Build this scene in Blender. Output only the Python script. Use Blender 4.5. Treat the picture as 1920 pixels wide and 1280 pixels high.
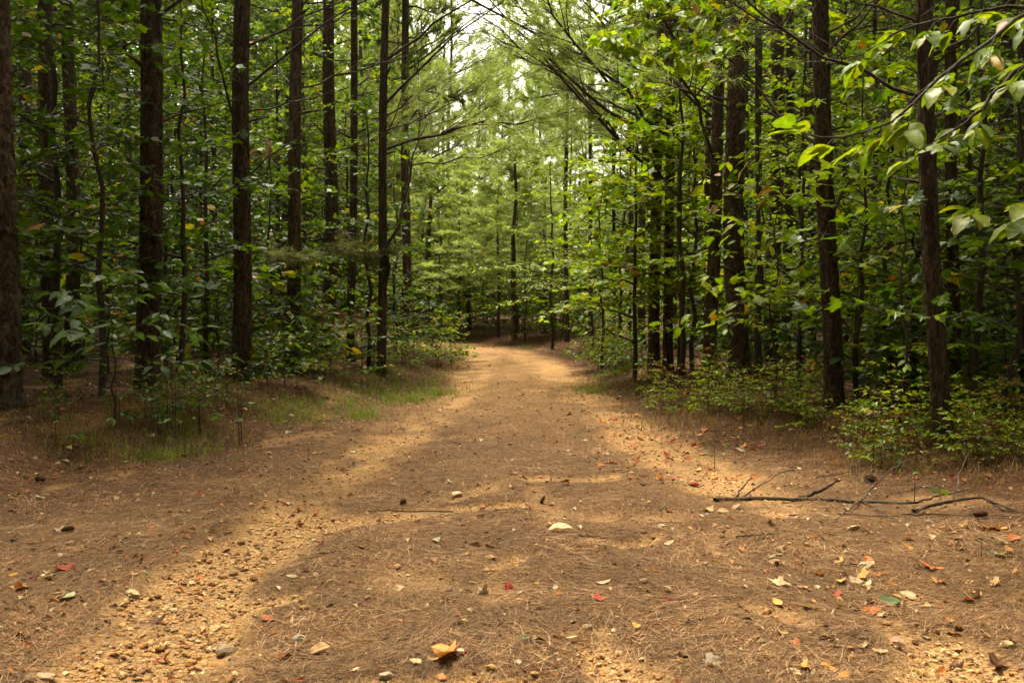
import bpy, math
import numpy as np
from mathutils import Vector, Matrix

for o in list(bpy.data.objects):
    bpy.data.objects.remove(o)
scene = bpy.context.scene
COL = scene.collection
R = math.radians

# ------------------------------------------------------------------ camera
CAM_Z, PITCH, FPX = 1.30, math.atan(80 / 1867), 1867.0
cam_d = bpy.data.cameras.new('camera')
cam = bpy.data.objects.new('camera', cam_d)
COL.objects.link(cam)
cam.location = (0, 0, CAM_Z)
cam.rotation_euler = (R(90) - PITCH, 0, 0)
cam_d.sensor_width = 36
cam_d.lens = 35
cam_d.clip_start = 0.05
cam_d.clip_end = 600
cam_d.dof.use_dof = True
cam_d.dof.focus_distance = 9.5
cam_d.dof.aperture_fstop = 9.0
scene.camera = cam

# ------------------------------------------------------------------ sky and sun
SUN_EL, SUN_AZ = 68.0, -26.0          # azimuth measured from +Y towards +X
world = bpy.data.worlds.new('World')
scene.world = world
world.use_nodes = True
wn = world.node_tree
wn.nodes.clear()
sky = wn.nodes.new('ShaderNodeTexSky')
sky.sky_type = 'NISHITA'
sky.sun_disc = False
sky.sun_elevation = R(SUN_EL)
sky.sun_rotation = R(SUN_AZ)
sky.air_density = 1.0
sky.dust_density = 3.0
hsv = wn.nodes.new('ShaderNodeHueSaturation')
hsv.inputs['Saturation'].default_value = 0.18
wtint = wn.nodes.new('ShaderNodeMix')
wtint.data_type = 'RGBA'
wtint.blend_type = 'MULTIPLY'
wtint.inputs['Factor'].default_value = 1.0
wtint.inputs[7].default_value = (1.0, .95, .75, 1)
bgn = wn.nodes.new('ShaderNodeBackground')
bgn.inputs['Strength'].default_value = 0.075
won = wn.nodes.new('ShaderNodeOutputWorld')
wn.links.new(sky.outputs[0], hsv.inputs['Color'])
wn.links.new(hsv.outputs[0], wtint.inputs[6])
wn.links.new(wtint.outputs[2], bgn.inputs['Color'])
wn.links.new(bgn.outputs[0], won.inputs['Surface'])
sun_d = bpy.data.lights.new('sun', 'SUN')
sun_d.energy = 1.5
sun_d.angle = R(20)
sun_d.color = (1.0, 0.94, 0.80)
sun = bpy.data.objects.new('sun', sun_d)
COL.objects.link(sun)
_d = Vector((math.sin(R(SUN_AZ)) * math.cos(R(SUN_EL)), math.cos(R(SUN_AZ)) * math.cos(R(SUN_EL)), math.sin(R(SUN_EL))))
sun.rotation_euler = _d.to_track_quat('Z', 'Y').to_euler()

vs = scene.view_settings
vs.view_transform = 'Standard'
vs.look = 'None'
vs.gamma = 1.0
vs.use_curve_mapping = False
vs.exposure = 3.12
scene.cycles.max_bounces = 4
scene.cycles.diffuse_bounces = 2
scene.cycles.glossy_bounces = 2
scene.cycles.transmission_bounces = 3
scene.cycles.use_adaptive_sampling = True
scene.cycles.adaptive_threshold = .02
scene.cycles.sample_clamp_indirect = 6.0
scene.cycles.use_denoising = True

# ------------------------------------------------------------------ noise + terrain maths
def _hash(ix, iy, s):
    h = (ix.astype(np.int64) * 374761393 + iy.astype(np.int64) * 668265263 + s * 974711) & 0xffffffff
    h = ((h ^ (h >> 13)) * 1274126177) & 0xffffffff
    h = (h ^ (h >> 16)) & 0xffffffff
    return h / 4294967295.0

def vnoise(x, y, s=0):
    x = np.asarray(x, float); y = np.asarray(y, float)
    ix = np.floor(x); iy = np.floor(y)
    fx = x - ix; fy = y - iy
    fx = fx * fx * (3 - 2 * fx); fy = fy * fy * (3 - 2 * fy)
    a = _hash(ix, iy, s); b = _hash(ix + 1, iy, s); c = _hash(ix, iy + 1, s); d = _hash(ix + 1, iy + 1, s)
    return (a * (1 - fx) + b * fx) * (1 - fy) + (c * (1 - fx) + d * fx) * fy

def fbm(x, y, s=0, o=4):
    t = 0; a = 0.5; x = np.asarray(x, float); y = np.asarray(y, float)
    for i in range(o):
        t = t + a * (vnoise(x, y, s + i * 17) - 0.5)
        x = x * 2.03 + 5.1; y = y * 2.03 + 1.7; a *= 0.5
    return t

def sstep(a, b, x):
    t = np.clip((x - a) / (b - a), 0, 1)
    return t * t * (3 - 2 * t)

# road centre line (plan view, metres)
_cy = np.array([-30, -8, 3, 8, 12, 17, 21, 24, 27, 29.5, 31.5, 33.5, 36])
_cx = np.array([0.3, 0.1, -0.05, -0.1, -0.12, 0.1, 0.0, -0.35, -1.1, -2.6, -5.0, -9.0, -16.0])
_k = np.linspace(0, 1, 140)
_kk = np.linspace(0, 1, len(_cy))
RLX = np.interp(_k, _kk, _cx); RLY = np.interp(_k, _kk, _cy)
for _ in range(4):
    RLX[1:-1] = (RLX[:-2] + 2 * RLX[1:-1] + RLX[2:]) / 4
    RLY[1:-1] = (RLY[:-2] + 2 * RLY[1:-1] + RLY[2:]) / 4

def road_dist_exact(x, y):
    """distance to the centre line and side (-1 left, +1 right)"""
    x = np.asarray(x, float); y = np.asarray(y, float)
    best = np.full(x.shape, 1e9); side = np.ones(x.shape); yy = np.zeros(x.shape)
    for i in range(len(RLX) - 1):
        ax, ay, bx, by = RLX[i], RLY[i], RLX[i + 1], RLY[i + 1]
        ux, uy = bx - ax, by - ay
        L2 = ux * ux + uy * uy
        t = np.clip(((x - ax) * ux + (y - ay) * uy) / L2, 0, 1)
        dx = x - (ax + t * ux); dy = y - (ay + t * uy)
        d = dx * dx + dy * dy
        m = d < best
        best = np.where(m, d, best)
        side = np.where(m, np.where(ux * dy - uy * dx > 0, -1.0, 1.0), side)
        yy = np.where(m, ay + t * uy, yy)
    return np.sqrt(best), side, yy

def bilin(G, x0, y0, st, x, y):
    u = np.clip((x - x0) / st, 0, G.shape[1] - 1.001); v = np.clip((y - y0) / st, 0, G.shape[0] - 1.001)
    i = u.astype(int); j = v.astype(int); fu = u - i; fv = v - j
    return (G[j, i] * (1 - fu) + G[j, i + 1] * fu) * (1 - fv) + (G[j + 1, i] * (1 - fu) + G[j + 1, i + 1] * fu) * fv

_RX, _RY = np.meshgrid(np.arange(-60, 60.1, .25), np.arange(-60, 100.1, .25))
_RD, _RS, _RYY = road_dist_exact(_RX, _RY)
_RSD = _RD * _RS

def road_dist(x, y):
    x = np.asarray(x, float); y = np.asarray(y, float)
    sd = bilin(_RSD, -60, -60, .25, x, y)
    return np.abs(sd), np.where(sd < 0, -1.0, 1.0), bilin(_RYY, -60, -60, .25, x, y)

def half_width(yy):
    return np.interp(yy, [-10, 3, 5, 7, 8, 10, 12, 17, 24, 36], [5.5, 5.0, 4.2, 3.3, 2.8, 2.0, 1.65, 1.25, 1.2, 1.3])

def flat_hit(px, py):
    dx = (px - 960) / FPX; dy = (640 - py) / FPX
    c, s = math.cos(PITCH), math.sin(PITCH)
    v = np.array([dx, c + dy * s, -s + dy * c])
    t = CAM_Z / -v[2]
    return v[0] * t, v[1] * t

# washed-out sandy streaks: lists of plan points with widths, measured on the ground
_S = [
    ([(215, 1330), (290, 1190), (370, 1090), (470, 1015), (600, 978), (760, 962), (1000, 945)], [.30, .27, .24, .24, .20, .14, .06], 1.0),
    ([(470, 1015), (560, 950), (640, 890), (720, 835), (810, 790), (870, 740), (890, 700), (905, 668)], [.22, .26, .28, .3, .3, .3, .4, .5], .55),
    ([(1480, 960), (1420, 925), (1330, 885), (1235, 840), (1150, 790), (1085, 740), (1040, 700), (985, 668)], [.15, .3, .36, .36, .34, .34, .4, .5], .72),
    ([(1690, 1160), (1760, 1195), (1840, 1250), (1900, 1330)], [.09, .17, .24, .28], .95),
    ([(1130, 1215), (1180, 1250), (1240, 1330)], [.08, .12, .16], .8),
    ([(1120, 1008), (1180, 1014), (1250, 1006)], [.07, .09, .06], .7),
    ([(1390, 1140), (1480, 1160)], [.09, .12], .5),
    ([(860, 935), (940, 915), (1020, 905), (1150, 890)], [.08, .12, .12, .08], .5),
    ([(620, 1330), (700, 1275), (830, 1262), (960, 1290)], [.12, .08, .10, .12], .7),
    ([(480, 1120), (560, 1105)], [.12, .10], .6),
    ([(930, 1060), (960, 1040)], [.08, .07], .5),
    ([(960, 745), (1010, 730), (1050, 725)], [.2, .25, .2], .5),
]
STREAKS = [(np.array([flat_hit(*p) for p in pts]), np.array(w), a) for pts, w, a in _S]

def sand_mask_exact(x, y):
    x = np.asarray(x, float); y = np.asarray(y, float)
    m = np.zeros(x.shape)
    wx = x + 0.14 * fbm(x * 3.1, y * 3.1, 71, 3) + .05 * fbm(x * 14, y * 14, 75, 2)
    wy = y + 0.5 * fbm(x * 2.3, y * 2.3, 91, 3) + .1 * fbm(x * 14, y * 14, 77, 2)
    for P, W, a in STREAKS:
        g = np.zeros(x.shape)
        for i in range(len(P) - 1):
            A, Bp = P[i], P[i + 1]
            u = Bp - A
            t = np.clip(((wx - A[0]) * u[0] + (wy - A[1]) * u[1]) / (u @ u), 0, 1)
            d = np.hypot(wx - A[0] - t * u[0], wy - A[1] - t * u[1])
            w = W[i] + t * (W[i + 1] - W[i])
            g = np.maximum(g, 1 - sstep(.1, 1.9, d / w))
        m = np.maximum(m, g * a)
    m = m * (.55 + .9 * sstep(-.25, .25, fbm(x * 4.5, y * 3.0, 95, 4)))
    m = np.maximum(m, .42 * sstep(.10, .30, fbm(x * 1.9 + 3, y * 1.1, 97, 4)))
    d, _, yy = road_dist(x, y)
    m = np.maximum(m, (.20 + .26 * sstep(7.5, 13, y)) * (1 - sstep(.55, 1.0, d / half_width(yy))) * (.75 + .8 * fbm(x * 3.3, y * 2.1, 99, 4)))
    return np.clip(m, 0, 1)

_SX, _SY = np.meshgrid(np.arange(-5.5, 5.51, .03), np.arange(2, 32, .03))
_SM = sand_mask_exact(_SX, _SY)

def sand_mask(x, y):
    x = np.asarray(x, float); y = np.asarray(y, float)
    m = bilin(_SM, -5.5, 2, .03, x, y)
    return np.where((np.abs(x) < 5.5) & (y > 2) & (y < 32), m, 0)

def height(x, y, fine=True):
    x = np.asarray(x, float); y = np.asarray(y, float)
    d, side, yy = road_dist(x, y)
    hw = half_width(yy)
    e = d - hw
    bank = np.where(side < 0, .27, .20) * sstep(-.1, 1.3, e + .5 * fbm(x * .9, y * .9, 5, 3))
    h = bank + .10 * fbm(x * .5, y * .5, 9, 3) * sstep(-.6, 1.5, e)
    h = h + .012 * np.maximum(e, 0) * (1 - sstep(6, 30, e))
    h = h + .30 * sstep(31, 37, y) * sstep(0, 3, e)
    h = h + .035 * np.exp(-(d / .5) ** 2) * (y < 30)
    m = sand_mask(x, y)
    near = 1 - sstep(5.5, 9, y)
    h = h - m * (.022 + .045 * near)
    h = h + .05 * fbm(x * 1.3, y * 1.3, 31, 3)
    if fine:
        h = h + .020 * fbm(x * 5, y * 5, 41, 3) + .014 * fbm(x * 19, y * 19, 51, 2) * (.4 + m)
    return h

def hz(x, y):
    return float(height(np.array([x]), np.array([y]))[0])

def hit(px, py):
    """point of the terrain seen at a pixel of the 1920x1280 photograph"""
    dx = (px - 960) / FPX; dy = (640 - py) / FPX
    c, s = math.cos(PITCH), math.sin(PITCH)
    v = np.array([dx, c + dy * s, -s + dy * c])
    t = np.linspace(2, 70, 3400)
    X, Y, Z = v[0] * t, v[1] * t, CAM_Z + v[2] * t
    g = Z - height(X, Y, False)
    i = int(np.argmax(g < 0)) if (g < 0).any() else len(t) - 1
    return X[i], Y[i], hz(X[i], Y[i])

def screen(p):
    c, s = math.cos(PITCH), math.sin(PITCH)
    y, z = p[1], p[2] - CAM_Z
    dep = y * c - z * s
    return 960 + FPX * p[0] / dep, 640 - FPX * (y * s + z * c) / dep, dep

# ------------------------------------------------------------------ mesh helpers
class MB:
    def __init__(self):
        self.V = []; self.T = []; self.Q = []; self.C = []; self.n = 0
    def add(self, V, T=None, Q=None, C=None):
        V = np.asarray(V, float).reshape(-1, 3)
        if T is not None and len(T): self.T.append(np.asarray(T, np.int64).reshape(-1, 3) + self.n)
        if Q is not None and len(Q): self.Q.append(np.asarray(Q, np.int64).reshape(-1, 4) + self.n)
        if C is None: C = np.ones((len(V), 3))
        C = np.asarray(C, float)
        if C.ndim == 1: C = np.tile(C, (len(V), 1))
        self.V.append(V); self.C.append(C); self.n += len(V)
    def mesh(self, name, mat, smooth=False):
        V = np.concatenate(self.V); C = np.concatenate(self.C)
        T = np.concatenate(self.T) if self.T else np.zeros((0, 3), np.int64)
        Q = np.concatenate(self.Q) if self.Q else np.zeros((0, 4), np.int64)
        me = bpy.data.meshes.new(name)
        me.vertices.add(len(V)); me.vertices.foreach_set('co', V.astype(np.float32).ravel())
        li = np.concatenate([T.ravel(), Q.ravel()]).astype(np.int32)
        me.loops.add(len(li)); me.loops.foreach_set('vertex_index', li)
        nT, nQ = len(T), len(Q)
        st = np.concatenate([np.arange(nT) * 3, nT * 3 + np.arange(nQ) * 4]).astype(np.int32)
        me.polygons.add(nT + nQ); me.polygons.foreach_set('loop_start', st)
        me.polygons.foreach_set('use_smooth', np.full(nT + nQ, smooth, dtype=bool))
        me.update(calc_edges=True)
        at = me.color_attributes.new('col', 'FLOAT_COLOR', 'POINT')
        at.data.foreach_set('color', np.concatenate([C, np.ones((len(C), 1))], 1).astype(np.float32).ravel())
        if mat is not None: me.materials.append(mat)
        return me

def obj(name, data, parent=None, loc=None, rot=None, scale=None, color=None):
    o = bpy.data.objects.new(name, data)
    COL.objects.link(o)
    if parent is not None: o.parent = parent
    if loc is not None: o.location = loc
    if rot is not None: o.rotation_euler = rot
    if scale is not None: o.scale = scale
    if color is not None: o.color = (*color, 1)
    return o

def tag(o, label=None, cat=None, group=None, kind=None):
    if label: o['label'] = label
    if cat: o['category'] = cat
    if group: o['group'] = group
    if kind: o['kind'] = kind
    return o

def nrm(v):
    v = np.asarray(v, float)
    return v / np.maximum(np.linalg.norm(v, axis=-1, keepdims=True), 1e-9)

def tube(mb, P, rad, n=5, C=None, cap=True):
    P = np.asarray(P, float); k = len(P)
    rad = np.broadcast_to(np.asarray(rad, float), (k,))
    t = nrm(np.gradient(P, axis=0))
    ref = np.array([0, 0, 1.0]) if abs(t[0][2]) < .9 else np.array([1.0, 0, 0])
    u = nrm(np.cross(t, ref)); v = np.cross(t, u)
    a = np.arange(n) * 2 * math.pi / n
    V = P[:, None] + rad[:, None, None] * (np.cos(a)[None, :, None] * u[:, None] + np.sin(a)[None, :, None] * v[:, None])
    i = np.arange(k - 1)[:, None] * n; j = np.arange(n)[None]; j2 = (j + 1) % n
    Q = np.stack([i + j, i + j2, i + n + j2, i + n + j], -1).reshape(-1, 4)
    V = V.reshape(-1, 3); T = None
    if cap:
        V = np.concatenate([V, P[-1:]]); e = (k - 1) * n
        T = np.stack([e + np.arange(n), e + (np.arange(n) + 1) % n, np.full(n, k * n)], -1)
    mb.add(V, T, Q, C)

def scatter(mb, tV, tT, pos, axis, normal, size, C):
    """copies of a template (x = axis, z = normal) joined into mb"""
    pos = np.asarray(pos, float); N = len(pos)
    if N == 0: return
    ax = nrm(axis); no = np.asarray(normal, float)
    no = nrm(no - (no * ax).sum(1, keepdims=True) * ax)
    si = np.cross(no, ax)
    size = np.broadcast_to(np.asarray(size, float), (N,))
    V = pos[:, None] + size[:, None, None] * (tV[None, :, 0:1] * ax[:, None] + tV[None, :, 1:2] * si[:, None] + tV[None, :, 2:3] * no[:, None])
    k = len(tV)
    T = tT[None] + (np.arange(N) * k)[:, None, None]
    mb.add(V.reshape(-1, 3), T.reshape(-1, 3), None, np.repeat(np.asarray(C, float), k, 0))

# leaf outlines ------------------------------------------------------
def leaf_ovate(w=.5, fold=.10, curl=.10, nseg=4):
    xs = np.linspace(0, 1, nseg + 1)
    hw = w / 2 * np.sin(np.pi * xs ** .85) ** .9
    z = -curl * xs ** 2
    V = []; T = []
    for i, x in enumerate(xs):
        V += [(x, 0, z[i]), (x, hw[i], z[i] + fold * hw[i] * 2), (x, -hw[i], z[i] + fold * hw[i] * 2)]
    for i in range(nseg):
        a, b = 3 * i, 3 * i + 3
        for s in (1, 2):
            if i > 0: T.append((a, a + s, b + s) if s == 2 else (a, b + s, a + s))
            if i < nseg - 1 or True: T.append((a, b + s, b) if s == 2 else (a, b, b + s))
    T = [t for t in T if len(set(t)) == 3]
    return np.array(V, float), np.array(T)

def leaf_rhomb(w=.55, fold=.12, curl=.12):
    V = np.array([(0, 0, 0), (.45, w / 2, fold * w), (1, 0, -curl), (.45, -w / 2, fold * w), (.45, 0, -.02)])
    return V, np.array([(0, 4, 1), (4, 2, 1), (0, 3, 4), (4, 3, 2)])

def leaf_maple(curl=.10, seed=0, cup=0.0):
    r = np.random.RandomState(seed)
    # polar outline, centre near the petiole
    ang = np.radians([-165, -140, -112, -88, -62, -44, -30, -14, 0, 14, 30, 44, 62, 88, 112, 140, 165])
    rad = np.array([.22, .36, .30, .50, .52, .34, .46, .42, .74, .42, .46, .34, .52, .50, .30, .36, .22])
    rad = rad * (1 + r.uniform(-.08, .08, len(rad)))
    x = .30 + rad * np.cos(ang) * .95; y = rad * np.sin(ang) * 1.05
    z = -curl * (x - .3) ** 2 + cup * (y ** 2) * 1.4 + r.uniform(-.02, .02, len(x))
    V = np.concatenate([[(.30, 0, 0)], np.stack([x, y, z], 1), [(0, 0, 0)]])
    n = len(x)
    T = [(0, i + 1, i + 2) for i in range(n - 1)] + [(0, n, n + 1), (0, n + 1, 1)]
    return V, np.array(T)

LR2 = (np.array([(0, 0, 0), (.45, .28, .06), (1, 0, -.1), (.45, -.28, .06)]), np.array([(0, 2, 1), (0, 3, 2)]))
LO = leaf_ovate(); LR = leaf_rhomb(); LM = leaf_maple()

# ------------------------------------------------------------------ materials
def new_mat(name):
    m = bpy.data.materials.new(name); m.use_nodes = True
    nt = m.node_tree; nt.nodes.clear()
    out = nt.nodes.new('ShaderNodeOutputMaterial')
    return m, nt, out

def N(nt, t, **kw):
    n = nt.nodes.new(t)
    for k, v in kw.items():
        if k in n.inputs: n.inputs[k].default_value = v
        else: setattr(n, k, v)
    return n

def mixc(nt, f, a, b, mode='MIX'):
    n = nt.nodes.new('ShaderNodeMix'); n.data_type = 'RGBA'; n.blend_type = mode
    for s, v in ((n.inputs['Factor'], f), (n.inputs[6], a), (n.inputs[7], b)):
        if hasattr(v, 'is_output'): nt.links.new(v, s)
        else: s.default_value = v if not isinstance(v, tuple) else (*v[:3], 1)
    return n.outputs[2]

def ramp(nt, f, a, b):
    n = nt.nodes.new('ShaderNodeMapRange'); n.inputs[1].default_value = a; n.inputs[2].default_value = b
    nt.links.new(f, n.inputs[0]); return n.outputs[0]

def leaf_material(name, transl=.45, rough=.45, spec=.35, warm=(1.25, 1.35, .45)):
    m, nt, out = new_mat(name)
    at = N(nt, 'ShaderNodeAttribute', attribute_name='col')
    oi = N(nt, 'ShaderNodeObjectInfo')
    c = mixc(nt, 1.0, at.outputs['Color'], oi.outputs['Color'], 'MULTIPLY')
    tc = N(nt, 'ShaderNodeNewGeometry')
    no = N(nt, 'ShaderNodeTexNoise', Scale=38.0, Detail=3.0)
    nt.links.new(tc.outputs['Position'], no.inputs['Vector'])
    c = mixc(nt, ramp(nt, no.outputs[0], .3, .7), mixc(nt, 1.0, c, (.72, .74, .70), 'MULTIPLY'), mixc(nt, 1.0, c, (1.18, 1.15, 1.1), 'MULTIPLY'))
    p = N(nt, 'ShaderNodeBsdfPrincipled', Roughness=rough)
    p.inputs['Specular IOR Level'].default_value = spec
    nt.links.new(c, p.inputs['Base Color'])
    tr = N(nt, 'ShaderNodeBsdfTranslucent')
    nt.links.new(mixc(nt, 1.0, c, warm, 'MULTIPLY'), tr.inputs['Color'])
    mx = N(nt, 'ShaderNodeMixShader'); mx.inputs[0].default_value = transl
    nt.links.new(p.outputs[0], mx.inputs[1]); nt.links.new(tr.outputs[0], mx.inputs[2])
    nt.links.new(mx.outputs[0], out.inputs['Surface'])
    return m

M_LEAF = leaf_material('broad_leaf', .46, .45, .24)
M_NEEDLE = leaf_material('pine_needle', .5, .5, .3, (1.2, 1.2, .6))
M_DRYLEAF = leaf_material('dry_leaf', .18, .7, .2, (1.1, .9, .6))
M_GRASS = leaf_material('grass_blade', .40, .5, .25)

def bark_material(name, base, dark, scale=1.0):
    m, nt, out = new_mat(name)
    at = N(nt, 'ShaderNodeAttribute', attribute_name='col')
    oi = N(nt, 'ShaderNodeObjectInfo')
    tc = N(nt, 'ShaderNodeTexCoord')
    mp = N(nt, 'ShaderNodeMapping'); mp.inputs['Scale'].default_value = (1, 1, .55)
    nt.links.new(tc.outputs['Object'], mp.inputs['Vector'])
    n1 = N(nt, 'ShaderNodeTexNoise', Scale=42 * scale, Detail=5.0, Roughness=.65)
    n2 = N(nt, 'ShaderNodeTexNoise', Scale=5 * scale, Detail=3.0)
    nt.links.new(mp.outputs[0], n1.inputs['Vector']); nt.links.new(mp.outputs[0], n2.inputs['Vector'])
    c = mixc(nt, ramp(nt, n1.outputs[0], .35, .68), dark, base)
    lich = mixc(nt, ramp(nt, n2.outputs[0], .55, .75), c, (.10, .088, .066))
    c = mixc(nt, 1.0, lich, at.outputs['Color'], 'MULTIPLY')
    c = mixc(nt, 1.0, c, oi.outputs['Color'], 'MULTIPLY')
    p = N(nt, 'ShaderNodeBsdfPrincipled', Roughness=.9)
    p.inputs['Specular IOR Level'].default_value = .2
    nt.links.new(c, p.inputs['Base Color'])
    b = N(nt, 'ShaderNodeBump', Strength=.9, Distance=.016)
    nt.links.new(n1.outputs[0], b.inputs['Height']); nt.links.new(b.outputs[0], p.inputs['Normal'])
    nt.links.new(p.outputs[0], out.inputs['Surface'])
    return m

M_BARK = bark_material('pine_bark', (.150, .100, .072), (.018, .011, .007))
M_TWIG = bark_material('dead_twig_bark', (.075, .054, .039), (.026, .018, .012))
M_STEM = bark_material('sapling_bark', (.070, .052, .036), (.028, .019, .013))
M_ROTWOOD = bark_material('fallen_wood', (.120, .075, .046), (.030, .018, .011))

def stone_material():
    m, nt, out = new_mat('sandstone_pebble')
    oi = N(nt, 'ShaderNodeObjectInfo'); at = N(nt, 'ShaderNodeAttribute', attribute_name='col')
    tc = N(nt, 'ShaderNodeNewGeometry')
    n1 = N(nt, 'ShaderNodeTexNoise', Scale=55.0, Detail=4.0)
    nt.links.new(tc.outputs['Position'], n1.inputs['Vector'])
    c = mixc(nt, 1.0, at.outputs['Color'], oi.outputs['Color'], 'MULTIPLY')
    c = mixc(nt, ramp(nt, n1.outputs[0], .3, .7), mixc(nt, 1.0, c, (.62, .55, .48), 'MULTIPLY'), c)
    p = N(nt, 'ShaderNodeBsdfPrincipled', Roughness=.85)
    p.inputs['Specular IOR Level'].default_value = .25
    nt.links.new(c, p.inputs['Base Color'])
    b = N(nt, 'ShaderNodeBump', Strength=.5, Distance=.006)
    nt.links.new(n1.outputs[0], b.inputs['Height']); nt.links.new(b.outputs[0], p.inputs['Normal'])
    nt.links.new(p.outputs[0], out.inputs['Surface'])
    return m
M_STONE = stone_material()

def ground_material():
    m, nt, out = new_mat('forest_road_soil')
    at = N(nt, 'ShaderNodeAttribute', attribute_name='col')      # R = sand, G = red needle duff, B = humus
    sp = N(nt, 'ShaderNodeSeparateColor'); nt.links.new(at.outputs['Color'], sp.inputs[0])
    g = N(nt, 'ShaderNodeNewGeometry')
    def noise(s, d=4.0, r=.6, stretch=None):
        n = N(nt, 'ShaderNodeTexNoise', Scale=s, Detail=d, Roughness=r)
        nt.links.new(g.outputs['Position'], n.inputs['Vector']); return n.outputs[0]
    n_f, n_m, n_l, n_g = noise(160.0, 3.0), noise(24.0), noise(2.2), noise(70.0, 4.0, .7)
    lit = mixc(nt, ramp(nt, n_f, .34, .68), (.032, .015, .006), (.185, .095, .040))
    lit = mixc(nt, ramp(nt, n_l, .35, .7), lit, mixc(nt, 1.0, lit, (1.45, 1.35, 1.15), 'MULTIPLY'))
    lit = mixc(nt, ramp(nt, n_m, .36, .60), mixc(nt, 1.0, lit, (.5, .45, .40), 'MULTIPLY'), lit)  # humus-dark patches, also standing in for weak shade between litter clumps
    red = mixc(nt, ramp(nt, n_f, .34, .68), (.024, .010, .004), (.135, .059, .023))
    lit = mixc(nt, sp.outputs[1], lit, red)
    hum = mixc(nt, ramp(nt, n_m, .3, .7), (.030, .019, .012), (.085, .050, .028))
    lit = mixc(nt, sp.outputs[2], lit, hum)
    sand = mixc(nt, ramp(nt, n_g, .3, .72), (.22, .105, .036), (.58, .315, .118))
    sand = mixc(nt, ramp(nt, n_m, .4, .75), sand, (.55, .33, .145))
    # break the sand edge up with noise
    ma = N(nt, 'ShaderNodeMath', operation='MULTIPLY_ADD')
    nt.links.new(n_g, ma.inputs[0]); ma.inputs[1].default_value = 1.0
    nt.links.new(sp.outputs[0], ma.inputs[2])
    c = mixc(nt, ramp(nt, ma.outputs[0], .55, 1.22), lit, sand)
    p = N(nt, 'ShaderNodeBsdfPrincipled', Roughness=.95)
    p.inputs['Specular IOR Level'].default_value = .15
    nt.links.new(c, p.inputs['Base Color'])
    ad = N(nt, 'ShaderNodeMath', operation='ADD'); nt.links.new(n_f, ad.inputs[0]); nt.links.new(n_m, ad.inputs[1])
    vo = N(nt, 'ShaderNodeTexVoronoi', Scale=48.0)
    nt.links.new(g.outputs['Position'], vo.inputs['Vector'])
    cl = N(nt, 'ShaderNodeMath', operation='MULTIPLY'); nt.links.new(vo.outputs['Distance'], cl.inputs[0]); nt.links.new(sp.outputs[0], cl.inputs[1])
    ad2 = N(nt, 'ShaderNodeMath', operation='MULTIPLY_ADD'); nt.links.new(cl.outputs[0], ad2.inputs[0]); ad2.inputs[1].default_value = -1.6; nt.links.new(ad.outputs[0], ad2.inputs[2])
    ad = ad2
    b = N(nt, 'ShaderNodeBump', Strength=1.0, Distance=.024)
    nt.links.new(ad.outputs[0], b.inputs['Height']); nt.links.new(b.outputs[0], p.inputs['Normal'])
    nt.links.new(p.outputs[0], out.inputs['Surface'])
    return m
M_GROUND = ground_material()

# ------------------------------------------------------------------ ground and road (one terrain, cut along the road edge)
def grid_axis(stops):
    out = [stops[0][0]]
    for a, b, s0, s1 in stops:
        x = a
        while x < b - 1e-6:
            f = (x - a) / (b - a)
            x = min(b, x + s0 + (s1 - s0) * f)
            out.append(x)
    return np.array(out)
GX = grid_axis([(-130, -40, 14, 5), (-40, -12, 5, .9), (-12, -4.5, .9, .06), (-4.5, 4.5, .04, .04), (4.5, 12, .06, .9), (12, 40, .9, 5), (40, 130, 5, 14)])
GY = grid_axis([(-60, -8, 10, 2), (-8, 2, 2, .10), (2, 8, .03, .045), (8, 14, .045, .10), (14, 34, .10, .3), (34, 60, .3, 2), (60, 220, 2, 20)])
XX, YY = np.meshgrid(GX, GY)
ZZ = height(XX, YY)
DD, SS, YN = road_dist(XX, YY)
EE = DD - half_width(YN)
sandv = sand_mask(XX, YY)
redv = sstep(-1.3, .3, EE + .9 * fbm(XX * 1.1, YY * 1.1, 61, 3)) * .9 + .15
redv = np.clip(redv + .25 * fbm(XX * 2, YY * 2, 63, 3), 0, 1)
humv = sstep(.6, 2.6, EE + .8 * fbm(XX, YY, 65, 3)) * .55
dzx = np.gradient(ZZ, GX, axis=1); dzy = np.gradient(ZZ, GY, axis=0)
NRM = nrm(np.stack([-dzx, -dzy, np.ones_like(ZZ)], -1))
ny, nx = ZZ.shape
idx = np.arange(nx * ny).reshape(ny, nx)
QUADS = np.stack([idx[:-1, :-1], idx[:-1, 1:], idx[1:, 1:], idx[1:, :-1]], -1)
fe = (EE + .35 * fbm(XX * 2.1, YY * 2.1, 81, 3))[:-1, :-1]
is_road = (fe < 0) & (YY[:-1, :-1] > -20)
VV = np.stack([XX, YY, ZZ], -1).reshape(-1, 3)
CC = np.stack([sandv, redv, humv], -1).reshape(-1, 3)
for nm, msk, lab in (('dirt_road', is_road, 'sandy dirt road strewn with pine needles curving away between the pines'),
                     ('ground', ~is_road, 'shaded forest floor of red-brown pine needles beside the road')):
    q = QUADS[msk]
    u, inv = np.unique(q, return_inverse=True)
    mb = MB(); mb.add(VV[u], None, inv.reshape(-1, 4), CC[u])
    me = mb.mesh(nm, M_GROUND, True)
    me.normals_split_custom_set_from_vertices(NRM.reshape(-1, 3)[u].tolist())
    tag(obj(nm, me), lab, None, None, 'structure')

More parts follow.
